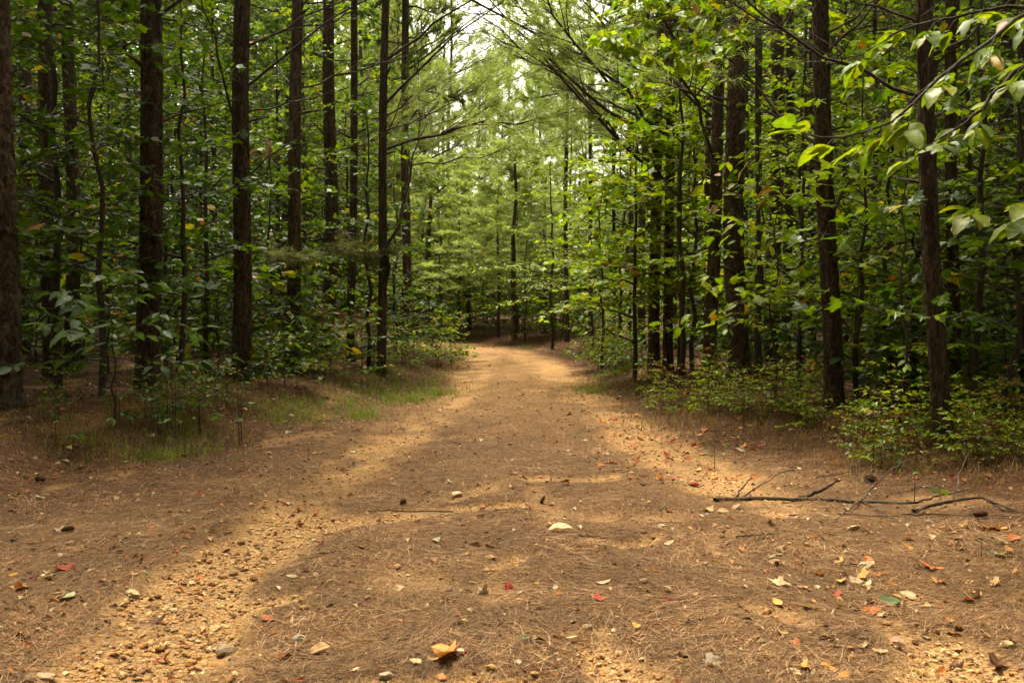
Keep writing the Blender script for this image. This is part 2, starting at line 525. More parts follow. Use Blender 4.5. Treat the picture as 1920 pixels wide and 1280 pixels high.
# ------------------------------------------------------------------ pine parts
def bark_trunk(seed, r0=.15, h=19.0, zfine=7.5, nseg=56, step=.022, depth=.020):
    rs = np.random.RandomState(seed)
    z = np.concatenate([np.arange(-.35, zfine, step), np.linspace(zfine, h, 40)])
    th = np.arange(nseg) * 2 * math.pi / nseg
    Z, TH = np.meshgrid(z, th, indexing='ij')
    rad = r0 * (np.clip(1 - Z / (h * 1.05), .04, 1) ** .75) * (1 + .42 * np.exp(-np.maximum(Z + .05, 0) / .16)) * (1 + .03 * np.cos(TH * 2 + seed) + .05 * np.exp(-np.maximum(Z, 0) / .3) * np.cos(TH * 4 + seed * 2))
    nc = 17; ch = .15
    u = TH / (2 * math.pi) * nc; v = Z / ch + .25 * np.sin(TH * 3 + seed)
    iu = np.floor(u); iv = np.floor(v)
    f1 = np.full(Z.shape, 9.0); f2 = f1.copy(); pid = np.zeros(Z.shape)
    for du in (-1, 0, 1):
        for dv in (-1, 0, 1):
            cu = iu + du; cv = iv + dv; cw = np.mod(cu, nc)
            px = cu + _hash(cw, cv, seed) * .9 + .05; py = cv + _hash(cw, cv, seed + 7) * .9 + .05
            d = np.hypot((u - px) * .9, (v - py) * .8)
            m = d < f1
            f2 = np.where(m, f1, np.minimum(f2, d)); pid = np.where(m, _hash(cw, cv, seed + 3), pid); f1 = np.where(m, d, f1)
    plate = sstep(.02, .34, f2 - f1)
    fade = 1 - sstep(zfine - 1, zfine, Z)
    wob = vnoise(TH / (2 * math.pi) * 40, Z * 30, seed)
    disp = fade * (depth * (plate - .75) + .006 * (pid - .5) + .004 * (wob - .5))
    rad = rad + disp * np.clip(rad / .12, .3, 1.2)
    ox = .065 * np.sin(Z * .5 + seed) + .022 * np.sin(Z * 1.25 + seed * 2); oy = .05 * np.sin(Z * .47 + seed * 1.7)
    s0 = np.clip(Z / 1.5, 0, 1)
    V = np.stack([rad * np.cos(TH) + ox * s0, rad * np.sin(TH) + oy * s0, Z], -1)
    tint = (.55 + .9 * pid)[..., None] * np.stack([np.ones_like(pid), .94 + .10 * wob, .86 + .22 * wob], -1)
    i = np.arange(len(z) - 1)[:, None] * nseg; j = np.arange(nseg)[None]; j2 = (j + 1) % nseg
    Q = np.stack([i + j, i + j2, i + nseg + j2, i + nseg + j], -1).reshape(-1, 4)
    mb = MB(); mb.add(V.reshape(-1, 3), None, Q, tint.reshape(-1, 3))
    return mb.mesh('pine_trunk', M_BARK, True)

TRUNK_NEAR = [bark_trunk(s) for s in (3, 11, 23, 37)]
TRUNK_FAR = [bark_trunk(s, nseg=22, step=.12, depth=.010) for s in (5, 17, 29, 41)]

def limb_curve(rs, length, elev, bend, k=9):
    t = np.linspace(0, 1, k)
    x = length * t * math.cos(elev); z = length * t * math.sin(elev) + bend * length * t ** 2
    y = length * (.10 * np.sin(t * 3 + rs.uniform(0, 6)) * t + rs.uniform(-.12, .12) * t ** 2)
    P = np.stack([x, y, z], 1)
    P[1:] += rs.normal(0, .012 * length, (k - 1, 3))
    return P

def needle_tufts(mb, pos, axis, rs, n=12, L=.17, w=.007, cols=((.10, .16, .035), (.16, .22, .05)), spread=(.3, 1.1)):
    pos = np.asarray(pos); axis = nrm(axis); K = len(pos)
    if K == 0: return
    ph = rs.uniform(*spread, (K, n)); az = rs.uniform(0, 2 * math.pi, (K, n))
    ref = np.where(np.abs(axis[:, 2:3]) < .9, np.array([[0, 0, 1.0]]), np.array([[1.0, 0, 0]]))
    u = nrm(np.cross(axis, ref)); v = np.cross(axis, u)
    d = axis[:, None] * np.cos(ph)[..., None] + np.sin(ph)[..., None] * (u[:, None] * np.cos(az)[..., None] + v[:, None] * np.sin(az)[..., None])
    d[..., 2] -= .12
    l = L * rs.uniform(.7, 1.15, (K, n))
    b = pos[:, None] + axis[:, None] * rs.uniform(-.10, .02, (K, n, 1))
    tip = b + d * l[..., None]
    sd = nrm(np.cross(d, rs.normal(0, 1, (K, n, 3)))) * w / 2
    V = np.stack([b - sd, b + sd, tip], 2).reshape(-1, 3)
    T = np.arange(K * n * 3).reshape(-1, 3)
    f = np.repeat(rs.uniform(0, 1, (K, 1)), n, 1)[..., None] * .7 + rs.uniform(0, .3, (K, n, 1))
    C = np.array(cols[0]) * (1 - f) + np.array(cols[1]) * f
    mb.add(V, T, None, np.repeat(C.reshape(-1, 3), 3, 0))

def make_limb(seed, length, elev, bend, r0, ntw=9, twl=.42, needles=None, dens=1.0):
    """a bare pine limb along +X with side twigs; needles: palette or None"""
    rs = np.random.RandomState(seed)
    mb = MB()
    P = limb_curve(rs, length, elev, bend)
    tube(mb, P, np.linspace(r0, r0 * .22, len(P)), 6)
    T = []
    tp, ta = [P[-1]], [P[-1] - P[-2]]
    for i in range(ntw):
        t = rs.uniform(.22, .98); f = t * (len(P) - 1); a = min(int(f), len(P) - 2)
        b = P[a] + (P[a + 1] - P[a]) * (f - a)
        d = nrm(P[a + 1] - P[a]); s = rs.choice([-1, 1])
        dd = nrm(d * .9 + np.array([0, s * rs.uniform(.4, 1.1), rs.uniform(-.3, .55)]))
        l = length * twl * rs.uniform(.35, 1) * (1.05 - .6 * t)
        q = np.array([b, b + dd * l * .5 + rs.normal(0, .02 * l, 3), b + dd * l + np.array([0, 0, rs.uniform(-.1, .18) * l]) + rs.normal(0, .04 * l, 3)])
        tube(mb, q, [r0 * .34 * (1.1 - t * .5), r0 * .24, r0 * .10], 4)
        tp.append(q[-1]); ta.append(q[-1] - q[-2]); tp.append(q[1]); ta.append(q[-1] - q[0])
        for k in range(3):
            g = rs.uniform(.3, .9); b2 = q[0] + (q[2] - q[0]) * g
            d2 = nrm(dd + rs.normal(0, .55, 3)); l2 = l * rs.uniform(.25, .55)
            q2 = np.array([b2, b2 + d2 * l2])
            tube(mb, q2, [r0 * .16, r0 * .07], 3, cap=False)
            tp.append(q2[-1]); ta.append(d2)
    wood = mb.mesh('pine_limb', M_TWIG, True)
    nm = None
    if needles:
        mn = MB()
        reps = max(1, int(dens * 2))
        pos = np.concatenate([np.array(tp) + rs.normal(0, .05, (len(tp), 3)) * (r > 0) for r in range(reps)])
        needle_tufts(mn, pos, np.tile(np.array(ta), (reps, 1)), rs, int(14 * dens), .16, .008, needles)
        nm = mn.mesh('limb_needles', M_NEEDLE)
    return wood, nm

GREEN_N = ((.10, .15, .035), (.20, .25, .06))
BROWN_N = ((.13, .065, .025), (.22, .13, .05))
OLIVE_N = ((.085, .09, .025), (.14, .15, .05))
LIMB_SHORT = [make_limb(100 + i, 1.1 + .25 * (i % 3), R([8, 25, 38, -8, 18, 45][i]), [.10, -.1, .05, -.12, .25, -.2][i], .014, 7, .35) for i in range(6)]
LIMB_LONG = [make_limb(140 + i, 2.6 + .5 * (i % 3), R([28, 42, 15, 35, 50][i]), [.12, -.10, .22, .05, -.18][i], .024, 14, .34) for i in range(5)]
LIT_N = ((.20, .26, .075), (.33, .39, .13))  # pale needles; bright light and haze beyond the bend put into the colour
LIMB_GREEN = [make_limb(170 + i, 2.9 + .3 * i, R([20, 30, 10, 38][i]), [-.1, .1, .05, -.15][i], .022, 24, .40, LIT_N, 1.2) for i in range(4)]
LIMB_BROWN = [make_limb(190 + i, 1.5, R([2, -6, 6][i]), [-.05, .08, -.1][i], .014, 12, .42, [BROWN_N, OLIVE_N, OLIVE_N][i], 1.1) for i in range(3)]

def make_stub(seed):
    r = np.random.RandomState(seed); mb = MB(); e = r.uniform(.0, .6); l = .13 + diam_pad + r.uniform(.05, .16)
    P = np.array([(0, 0, 0), (l * .6, .0, l * .6 * e), (l, r.uniform(-.02, .02), l * e)])
    tube(mb, P, [.022, .015, .009], 6)
    return mb.mesh('broken_stub', M_TWIG, True), None
diam_pad = .02
STUB = [make_stub(s_) for s_ in (1, 2, 3)]
FORK = make_limb(199, 3.0, R(80), -.05, .034, 9, .3)

def pine_crown(seed, h, lo, rad, nb, ntw, n_need, cols, w=.010, L=.19, bw=1.0):
    rs = np.random.RandomState(seed)
    mw = MB(); tp, ta = [], []
    for b in range(nb):
        u = (b + rs.uniform(0, .9)) / nb
        z = lo + (h - lo) * u
        az = b * 2.39996 + rs.uniform(-.4, .4)
        ln = rad * ((1 - u) ** .65 * .9 + .12) * rs.uniform(.7, 1.15)
        el = R(-6 + 50 * u + rs.uniform(-10, 12))
        c, s = math.cos(az), math.sin(az)
        P = limb_curve(rs, ln, el, rs.uniform(0, .22), 6)
        Rz = np.array([[c, -s, 0], [s, c, 0], [0, 0, 1]])
        P = P @ Rz.T + np.array([0, 0, z])
        r0 = .008 + .008 * ln
        r0 *= bw
        tube(mw, P, np.linspace(r0, r0 * .25, 6), 4, cap=False)
        for i in range(ntw):
            t = rs.uniform(.25, 1.0); f = t * 5; a = min(int(f), 4)
            q0 = P[a] + (P[a + 1] - P[a]) * (f - a)
            d = nrm(nrm(P[a + 1] - P[a]) + rs.normal(0, .55, 3) + np.array([0, 0, .2]))
            l = (.25 + .22 * ln * (1.1 - t)) * rs.uniform(.6, 1.2)
            q = np.array([q0, q0 + d * l])
            tube(mw, q, [r0 * .3, r0 * .15], 3, cap=False)
            for g in (1.0, .72, .45):
                tp.append(q0 + d * l * g); ta.append(d + rs.normal(0, .25, 3))
        tp.append(P[-1]); ta.append(P[-1] - P[-2])
    for k in range(6):
        tp.append(np.array([0, 0, h - .1 * k])); ta.append(np.array([rs.normal(0, .2), rs.normal(0, .2), 1]))
    mn = MB()
    needle_tufts(mn, np.array(tp), np.array(ta), rs, n_need, L, w, cols)
    return mw.mesh('pine_branches', M_TWIG), mn.mesh('pine_needles', M_NEEDLE)

CROWN_HIGH = [pine_crown(200 + i, 19, 8.2 + .6 * i, 2.7, 54, 13, 15, GREEN_N, .060) for i in range(3)]  # needles widened so these high crowns shade the woods more deeply
CROWN_EDGE = [pine_crown(210 + i, 19, 8.4 + .5 * i, 2.5, 46, 11, 13, GREEN_N, .018) for i in range(3)]
CROWN_MID = [pine_crown(220 + i, 19, 6.0 + .5 * i, 2.8, 60, 12, 15, GREEN_N, .034) for i in range(3)]
CROWN_YOUNG = [pine_crown(240 + i, 10, 2.4, 2.3, 50, 11, 14, LIT_N, .013, .22, .5) for i in range(3)]
CROWN_PALE = [pine_crown(280 + i, 18, 4.5 + .5 * i, 2.8, 62, 12, 14, LIT_N, .016, .22, .7) for i in range(2)]
CROWN_SPIRE = [pine_crown(260 + i, 19, 5.0, 2.2, 70, 10, 14, LIT_N, .014, .22) for i in range(2)]

def pine(base, diam, lean=(0, 0), hscale=1.0, near=False, crown=None, label='', group=None, limbs=(), rs=None, tint=1.0, seed=0, crown_w=1.0):
    t = tag(obj('pine_tree', None, None, base, (R(lean[1]), R(lean[0]), 0)), label, 'pine tree', group)
    s = diam / 2 / .15
    src = (TRUNK_NEAR if near else TRUNK_FAR)
    obj('trunk', src[seed % 4], t, None, (0, 0, seed * 1.7), (s, s, hscale), (tint, tint * .97, tint * .94))
    if crown:
        a = seed * 2.1
        cw = crown_w
        obj('branches', crown[0], t, None, (0, 0, a), (cw, cw, hscale))
        obj('crown', crown[1], t, None, (0, 0, a), (cw, cw, hscale), (1, 1, 1) if not rs else tuple(rs.uniform(.8, 1.2) * np.array([rs.uniform(.85, 1.15), 1, rs.uniform(.7, 1.1)])))
    for (z, az, mesh, sc) in limbs:
        l = obj('broken_stub' if mesh[0].name.startswith('broken') else 'limb', mesh[0], t, (0, 0, z), (0, 0, R(az)), (sc, sc, sc))
        if mesh[1] is not None: obj('needle_spray', mesh[1], l)
    return t

# the pines that can be picked out: base pixel, trunk width in pixels, where the trunk leaves the top, words
MAIN = [
    (5, 768, 70, 22, 'massive dark pine trunk cut off by the left edge of the view', 'the pine cut off at the left edge'),
    (98, 706, 30, 104, 'dim pine in deep shade just right of the pine cut off at the left edge', 'the dim shaded pines at far left'),
    (133, 694, 26, 140, 'dim pine behind the blue-green hickory sapling, left of the broad dark pine', None),
    (277, 730, 45, 290, 'broad dark pine rising behind the blue-green hickory sapling', 'the broad pine behind the hickory sapling'),
    (452, 716, 35, 475, 'leaning pine with several bare limbs, left of the grassy left verge', 'the pine with bare limbs on the left'),
    (547, 690, 25, 568, 'slim pine with brown dead needle sprays hanging beside its trunk', 'the slim pine with brown sprays'),
    (611, 660, 27, 630, 'straight pine with a forked-looking double top on the left side of the road', 'the straight pine on the left'),
    (657, 678, 15, 668, 'very slender pine directly left of the leaning roadside pine on the left verge', 'the very slender left pine'),
    (714, 706, 17, 731, 'slender leaning pine standing on the grassy left verge nearest the road', 'the slender pine on the left verge'),
    (756, 645, 18, 769, 'reddish pine just behind the slender pine on the left verge', 'the reddish pine behind the left verge'),
    (803, 625, 18, 815, 'pine at the left of the road bend with long limbs over the road', 'the left pine at the bend'),
    (880, 618, 10, 882, 'thin far pine straight behind the bend of the road', 'the thin pine behind the bend'),
    (934, 632, 7, 934, 'pole-thin far pine left of the middle pine beyond the road end', None),
    (964, 637, 12, 965, 'dark pine standing in the middle beyond the end of the road', 'the middle pine beyond the road'),
    (1021, 626, 11, 1024, 'far pine directly right of the middle pine beyond the road end', 'the far pine right of the middle'),
    (1063, 640, 9, 1062, 'thin far pine behind the pale layered sapling at the bend', 'the layered sapling at the bend'),
    (1107, 640, 8, 1103, 'pole-thin pine at the right foot of the pale layered sapling', None),
    (1150, 642, 8, 1150, 'thin pine in shade left of the twin pines on the right', None),
    (1203, 645, 15, 1208, 'pine standing close behind the twin pines on the right', None),
    (1226, 695, 22, 1232, 'left one of the twin pines on the right of the road', 'the twin pines'),
    (1252, 694, 19, 1248, 'right one of the twin pines on the right of the road', None),
    (1329, 709, 25, 1341, 'mid-sized pine between the twin pines and the thick plated pine', 'the mid-sized pine right of the twins'),
    (1388, 725, 40, 1377, 'thick pine with deeply plated bark on the right of the road', 'the thick plated pine'),
    (1421, 684, 13, 1422, 'slim pine half hidden just right of the thick plated pine', None),
    (1447, 678, 29, 1443, 'second plated pine behind and right of the thick plated pine', 'the second plated pine'),
    (1475, 674, 18, 1473, 'slender pine touching the second plated pine on its right', None),
    (1522, 660, 18, 1512, 'dim pine in the gap left of the leaning dark pine', None),
    (1564, 772, 34, 1533, 'dark pine leaning left above the low shrubs on the right verge', 'the leaning dark pine'),
    (1636, 652, 10, 1632, 'thin pole-like pine amid the leafy wall right of the leaning dark pine', 'the leafy wall on the right'),
    (1728, 664, 16, 1728, 'dim pine behind the nearest right-hand pine, on its left', None),
    (1770, 833, 34, 1722, 'nearest dark pine on the right, standing in the low green tangle', 'the nearest right-hand pine'),
    (1789, 768, 22, 1768, 'darker pine tucked right behind the nearest right-hand pine', None),
    (1874, 698, 28, 1866, 'pine near the right edge behind the large pale leaves', 'the pine near the right edge'),
    (1940, 765, 42, 1905, 'dark pine trunk cut off by the right edge of the view', 'the pine cut off at the right edge'),
]
rs = np.random.RandomState(7)
SPECIAL = {  # limbs given as (pixel row on the trunk, side +1 right / -1 left, mesh, scale)
    3: [(60, 1, LIMB_LONG[0], .9), (45, 1, LIMB_LONG[3], .8), (245, 1, LIMB_SHORT[1], 1.0), (330, -1, LIMB_SHORT[2], .8)],
    4: [(95, 1, LIMB_LONG[0], .75), (170, 1, LIMB_LONG[1], .8), (215, 1, LIMB_SHORT[0], 1.0), (345, 1, LIMB_SHORT[5], .8), (100, -1, LIMB_SHORT[2], .8), (170, -1, LIMB_SHORT[0], .8),
        (475, 1, LIMB_BROWN[1], .6), (520, -1, LIMB_SHORT[3], .7)],
    5: [(590, 1, LIMB_BROWN[0], .55), (600, -1, LIMB_BROWN[0], .7), (460, 1, LIMB_BROWN[1], 1.0), (290, -1, LIMB_BROWN[0], .5), (170, 1, LIMB_LONG[2], .6)],
    6: [(200, 1, LIMB_SHORT[0], 1.1), (150, 1, LIMB_LONG[2], .8), (60, -1, LIMB_LONG[0], .6), (480, 1, LIMB_BROWN[1], .7)],
    10: [(372, 1, LIMB_LONG[1], 1.5), (410, 1, LIMB_LONG[3], 1.35), (300, 1, LIMB_LONG[0], 1.3), (200, 1, LIMB_LONG[2], 1.4), (200, -1, LIMB_LONG[2], .9)],
    8: [(560, 1, FORK, 1.0), (200, 1, LIMB_LONG[1], .9), (120, 1, LIMB_LONG[0], .9), (250, 1, LIMB_SHORT[4], 1.2)],
    9: [(240, 1, LIMB_LONG[4], 1.1), (140, 1, LIMB_LONG[1], 1.2), (60, -1, LIMB_LONG[0], .8)],
    19: [(330, -1, LIMB_LONG[1], 1.25), (280, -1, LIMB_LONG[3], 1.4), (220, -1, LIMB_LONG[0], 1.3), (150, -1, LIMB_LONG[2], 1.3), (250, 1, LIMB_SHORT[1], 1)],
    20: [(350, -1, LIMB_LONG[4], 1.2), (200, -1, LIMB_LONG[1], 1.2), (110, 1, LIMB_LONG[0], .8)],
    18: [(260, -1, LIMB_LONG[3], 1.4), (120, -1, LIMB_LONG[1], 1.4)],
    21: [(230, -1, LIMB_LONG[1], .9), (90, -1, LIMB_LONG[0], .9), (150, 1, LIMB_SHORT[2], .9)],
    22: [(195, -1, LIMB_LONG[2], .62), (215, -1, LIMB_SHORT[1], 1.0), (130, -1, LIMB_SHORT[2], .7), (120, 1, LIMB_SHORT[5], .9), (270, -1, LIMB_SHORT[0], .8)],
    24: [(185, 1, LIMB_SHORT[2], 1.1), (190, -1, LIMB_SHORT[4], .9), (160, 1, LIMB_LONG[0], .5)],
    27: [(110, -1, LIMB_SHORT[4], 1.1), (110, 1, LIMB_SHORT[2], 1.0), (75, 1, LIMB_LONG[0], .55)],
    30: [(190, -1, LIMB_LONG[2], .7), (140, 1, LIMB_SHORT[2], .9)],
    0: [(340, 1, LIMB_SHORT[0], .8), (165, 1, LIMB_SHORT[5], .6), (400, 1, LIMB_SHORT[3], .5)],
}
MAINPOS = []
for i, (px, py, w, tx, lab, ph) in enumerate(MAIN):
    x, y, z = hit(px, py)
    dep = screen((x, y, z))[2]
    diam = w * dep / FPX
    lean = math.degrees(math.atan2((tx - px), py)) * .96
    near = y < 21
    limbs = []
    for (row, side, mesh, sc) in SPECIAL.get(i, []):
        zz = (py - row) / FPX * dep
        az = (0 if side > 0 else 180) + rs.uniform(-28, 28)
        limbs.append((zz, az, mesh, sc))
    if i in (6, 7, 8, 9, 10, 18, 19, 20, 21):
        for k in range(2 if i in (9, 10, 18, 19, 20) else 1):
            zz = (py - rs.uniform(160, 340)) / FPX * dep
            limbs.append((zz, (0 if px < 960 else 180) + rs.uniform(-65, 65), LIMB_GREEN[rs.randint(4)], rs.uniform(.8, 1.3)))
    nl = rs.randint(4, 8) if y < 30 else 3
    for k in range(nl):
        zz = rs.uniform(1.8, 2.5 + .32 * y)
        limbs.append((zz, rs.uniform(0, 360), LIMB_SHORT[rs.randint(6)] if rs.rand() < .6 else LIMB_LONG[rs.randint(5)], rs.uniform(.5, .95)))
    if near:
        for k in range(6):                              # broken branch stubs
            limbs.append((rs.uniform(.9, 1.5 + .3 * y), rs.uniform(0, 360), STUB[rs.randint(3)], rs.uniform(.8, 1.3)))
    straight = y > 27 and -3.5 < x < 3.5
    crown = CROWN_YOUNG[i % 3] if straight else (CROWN_HIGH[i % 3] if 50 < px < 300 else CROWN_EDGE[i % 3] if y < 19 else CROWN_MID[i % 3])
    hs = 1.0
    if straight:
        hs = .27 if i != 13 else .34
        crown = CROWN_YOUNG[i % 3]
    t = pine((x, y, z), diam, (lean, rs.uniform(-1, 1)), rs.uniform(.95, 1.05) if not straight else hs, near, None if straight else crown, lab, 'pines lining the dirt road', limbs, rs, rs.uniform(.65, .95), i, (.62 if px < 400 else .45 if px < 960 else .7) if y < 32 else 1.0)
    if straight:
        obj('branches', crown[0], t, None, (0, 0, i), (1.05, 1.05, .56))
        obj('crown', crown[1], t, None, (0, 0, i), (1.05, 1.05, .56))
    MAINPOS.append((x, y, px, ph))

# background pines of the stand
PH = [(p[2], p[3]) for p in MAINPOS if p[3]]
placed = [(p[0], p[1]) for p in MAINPOS]
cand = []
tries = 0
while len(cand) < 150 and tries < 9000:
    tries += 1
    y = 13 + 50 * rs.rand() ** .8
    x = rs.uniform(-.62 * y - 3, .62 * y + 3)
    d, sd, yy = road_dist(np.array([x]), np.array([y]))
    if d[0] < 3.3: continue
    if y > 26 and abs(x - .02 * y) < 4.3 + .07 * (y - 26): continue
    if min((x - a) ** 2 + (y - b) ** 2 for a, b in placed) < (2.0 + .01 * y) ** 2: continue
    placed.append((x, y)); cand.append((x, y))
cand.sort(key=lambda c: c[1])
count = {}
ORD = ['nearest ', 'second ', 'third ', 'fourth ', 'fifth ', 'sixth ', 'seventh ', 'eighth ', 'ninth ', 'tenth ', 'eleventh ', 'twelfth ', 'thirteenth ', 'fourteenth ']
for i, (x, y) in enumerate(cand):
    z = hz(x, y)
    sx = screen((x, y, z + 2))[0]
    q = min(PH, key=lambda p: abs(p[0] - sx))
    side = 'left' if sx < q[0] else 'right'
    key = (q[1], side); n = count.get(key, 0); count[key] = n + 1
    lab = f'{ORD[min(n, 13)]}background pine {side} of {q[1]}'
    spire = y > 52 and abs(x) < 6
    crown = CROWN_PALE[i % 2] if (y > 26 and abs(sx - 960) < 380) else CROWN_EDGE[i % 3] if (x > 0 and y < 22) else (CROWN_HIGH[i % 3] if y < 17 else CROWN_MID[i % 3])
    limbs = [(rs.uniform(1.8, 6.5), rs.uniform(0, 360), LIMB_SHORT[rs.randint(6)] if rs.rand() < .5 else LIMB_LONG[rs.randint(5)], rs.uniform(.5, 1)) for _ in range(5 if y < 35 else 2)]
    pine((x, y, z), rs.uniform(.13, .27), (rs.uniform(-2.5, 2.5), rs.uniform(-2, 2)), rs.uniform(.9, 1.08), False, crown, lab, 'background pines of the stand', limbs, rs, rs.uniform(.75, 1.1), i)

# sunlit young pines and tall pine tops beyond the bend
YP = [(-7.5, 54, 1.35), (-4.2, 56, 1.4), (-1.8, 57, 1.3), (5.4, 55, 1.4), (8.2, 53, 1.4), (9.5, 47, 1.2), (2.9, 57, 1.35), (-3.4, 39, 1.0), (-1.6, 44, 1.05), (.6, 41, .95), (2.6, 43.5, 1.0), (4.6, 38, 1.1), (-4.9, 43, 1.2), (1.6, 48, 1.15), (-.6, 50, 1.2), (3.8, 50, 1.3), (6.5, 45, 1.25), (-6.6, 48, 1.3)]
YW = ['leftmost'] + [w + ' from the left' for w in 'second third fourth fifth sixth seventh eighth ninth tenth eleventh twelfth thirteenth fourteenth fifteenth sixteenth seventeenth'.split()] + ['rightmost']
for rank, (x, y, s) in enumerate(sorted(YP, key=lambda p: p[0] / p[1])):
    t = tag(obj('young_pine', None, None, (x, y, hz(x, y)), (R(rs.uniform(-2, 2)), R(rs.uniform(-2, 2)), rs.uniform(0, 6))),
            f'feathery pale green young pine beyond the bend, {YW[rank]} of its row', 'pine tree', 'young pines beyond the bend')
    obj('trunk', TRUNK_FAR[rank % 4], t, None, None, (.55, .55, .52 * s))
    c = CROWN_YOUNG[rank % 3]
    obj('branches', c[0], t, None, None, (s, s, s)); obj('crown', c[1], t, None, None, (s, s, s))
for x, y, w in [(-2.9, 45, 'rightmost'), (-4.3, 49, 'middle'), (-4.6, 41, 'leftmost'), (-3.7, 55, 'farthest'), (-5.9, 53, 'second leftmost')]:
    t = tag(obj('tall_pine', None, None, (x, y, hz(x, y)), (0, R(rs.uniform(-1, 1)), rs.uniform(0, 6))),
            f'{w} one of the pale tall pines left of the sky gap', 'pine tree', 'tall pines left of the sky gap')
    obj('trunk', TRUNK_FAR[int(y) % 4], t, None, None, (.8, .8, .95))
    c = CROWN_PALE[int(y) % 2]
    obj('branches', c[0], t); obj('crown', c[1], t)
for rank, (x, y, s, w) in enumerate([(.0, 62, 1.02, 'left'), (1.75, 63, .9, 'middle'), (3.3, 62, .99, 'right')]):
    t = tag(obj('tall_pine', None, None, (x, y, hz(x, y)), (0, R(rs.uniform(-1, 1)), rs.uniform(0, 6))),
            f'{w} one of the tall green pine tops standing in the bright sky gap', 'pine tree', 'tall pines in the sky gap')
    obj('trunk', TRUNK_FAR[rank % 4], t, None, None, (.9, .9, s))
    c = CROWN_SPIRE[rank % 2]
    obj('branches', c[0], t, None, None, (1, 1, s)); obj('crown', c[1], t, None, None, (1, 1, s))

# ------------------------------------------------------------------ broadleaf plants
GREENS = np.array([(.056, .096, .005), (.076, .118, .005), (.038, .070, .005), (.108, .148, .006), (.028, .054, .005)])
BLUEG = np.array([(.075, .125, .042), (.095, .150, .052), (.060, .105, .035)])
LIME = np.array([(.165, .235, .006), (.205, .265, .007), (.120, .190, .007), (.245, .275, .009)])
YEL = np.array([(.30, .22, .015), (.30, .17, .015), (.26, .10, .012)])

def leaf_colors(rs, n, pal, py=.03):
    c = pal[rs.randint(len(pal), size=n)] * rs.uniform(.75, 1.25, (n, 1))
    m = rs.rand(n) < py
    c[m] = YEL[rs.randint(3, size=m.sum())]
    return c

def sapling(seed, h, lo, spread, nb, leaf=.09, elev=(8, 35), twig=.34, gap=.075, r0=None, lean=(0, 0), side=None, flat=.35, droop=.25, tw_gap=.16, wig=.03, merge=False):
    """a broadleaf sapling: stem + branches mesh, and arrays of leaf places"""
    rs = np.random.RandomState(seed)
    r0 = r0 or .0075 * h + .004
    ms, mbr = MB(), MB()
    if merge: mbr = ms
    k = 12
    t = np.linspace(0, 1, k)
    S = np.stack([lean[0] * t ** 1.3 * h, lean[1] * t ** 1.3 * h, h * t], 1)
    S[1:-1, :2] += rs.normal(0, wig, (k - 2, 2)) * min(1, h / 3)
    S[0, 2] = -.12
    tube(ms, S, np.linspace(r0, r0 * .18, k), 7)
    pos, axs, nor = [], [], []
    for b in range(nb):
        u = (b + rs.uniform(0, .8)) / nb
        z = lo + (h * .98 - lo) * u
        f = z / h * (k - 1); a = min(int(f), k - 2)
        p0 = S[a] + (S[a + 1] - S[a]) * (f - a)
        az = (b * 2.39996 + rs.uniform(-.5, .5)) if side is None else R(side + rs.uniform(-75, 75))
        ln = spread * (1 - .55 * u) * rs.uniform(.65, 1.15)
        el = R(rs.uniform(*elev) + 18 * u)
        m = 7
        tt = np.linspace(0, 1, m)
        d0 = np.array([math.cos(az) * math.cos(el), math.sin(az) * math.cos(el), math.sin(el)])
        P = p0 + d0 * (ln * tt)[:, None]
        P[:, 2] -= droop * ln * tt ** 2
        P[1:] += rs.normal(0, .022 * ln, (m - 1, 3))
        rb = max(.0025, r0 * .42 * ln / max(spread, .1) * (1.1 - .5 * u))
        tube(mbr, P, np.linspace(rb, rb * .25, m), 5, cap=False)
        s = rs.uniform(.05, tw_gap) + .12 * ln; sg = 1
        while s < ln:
            f2 = s / ln * (m - 1); a2 = min(int(f2), m - 2)
            q0 = P[a2] + (P[a2 + 1] - P[a2]) * (f2 - a2)
            d = nrm(P[a2 + 1] - P[a2]); sdv = nrm(np.cross(d, [0, 0, 1.0])) * sg
            td = nrm(d * .75 + sdv * rs.uniform(.5, 1.1) + np.array([0, 0, rs.uniform(-.25, .2)]))
            tl = twig * rs.uniform(.4, 1.1) * (1.1 - .5 * s / ln)
            q = np.array([q0, q0 + td * tl * .5, q0 + td * tl - np.array([0, 0, .06 * tl])])
            tube(mbr, q, [rb * .35 + .001, rb * .25 + .0008, .0009], 3, cap=False)
            g = gap * .6; sg2 = 1
            while g < tl + gap:
                gg = min(g / tl, 1)
                lp = q0 + td * tl * gg
                sv = nrm(np.cross(td, [0, 0, 1.0])) * sg2
                last = gg >= 1
                ld = td * (1.0 if last else .55) + (0 if last else 1) * sv * rs.uniform(.6, 1.0) + np.array([0, 0, rs.uniform(-.45, .05)])
                pos.append(lp); axs.append(ld + rs.normal(0, .15, 3)); nor.append(np.array([0, 0, 1.0]) + rs.normal(0, flat, 3))
                sg2 = -sg2; g += gap * rs.uniform(.7, 1.2)
            sg = -sg; s += tw_gap * rs.uniform(.7, 1.3)
    pos, axs, nor = np.array(pos), np.array(axs), np.array(nor)
    size = leaf * rs.uniform(.6, 1.15, len(pos))
    return ms.mesh('sapling_stem', M_STEM, True), (None if merge else mbr.mesh('sapling_branches', M_STEM, True)), pos, axs, nor, size, rs

def crown_mesh(sp, tmpl, pal, py=.03):
    _, _, pos, axs, nor, size, rs = sp
    mb = MB()
    scatter(mb, tmpl[0], tmpl[1], pos, axs, nor, size, leaf_colors(rs, len(pos), pal, py))
    return mb.mesh('leaf_crown', M_LEAF)

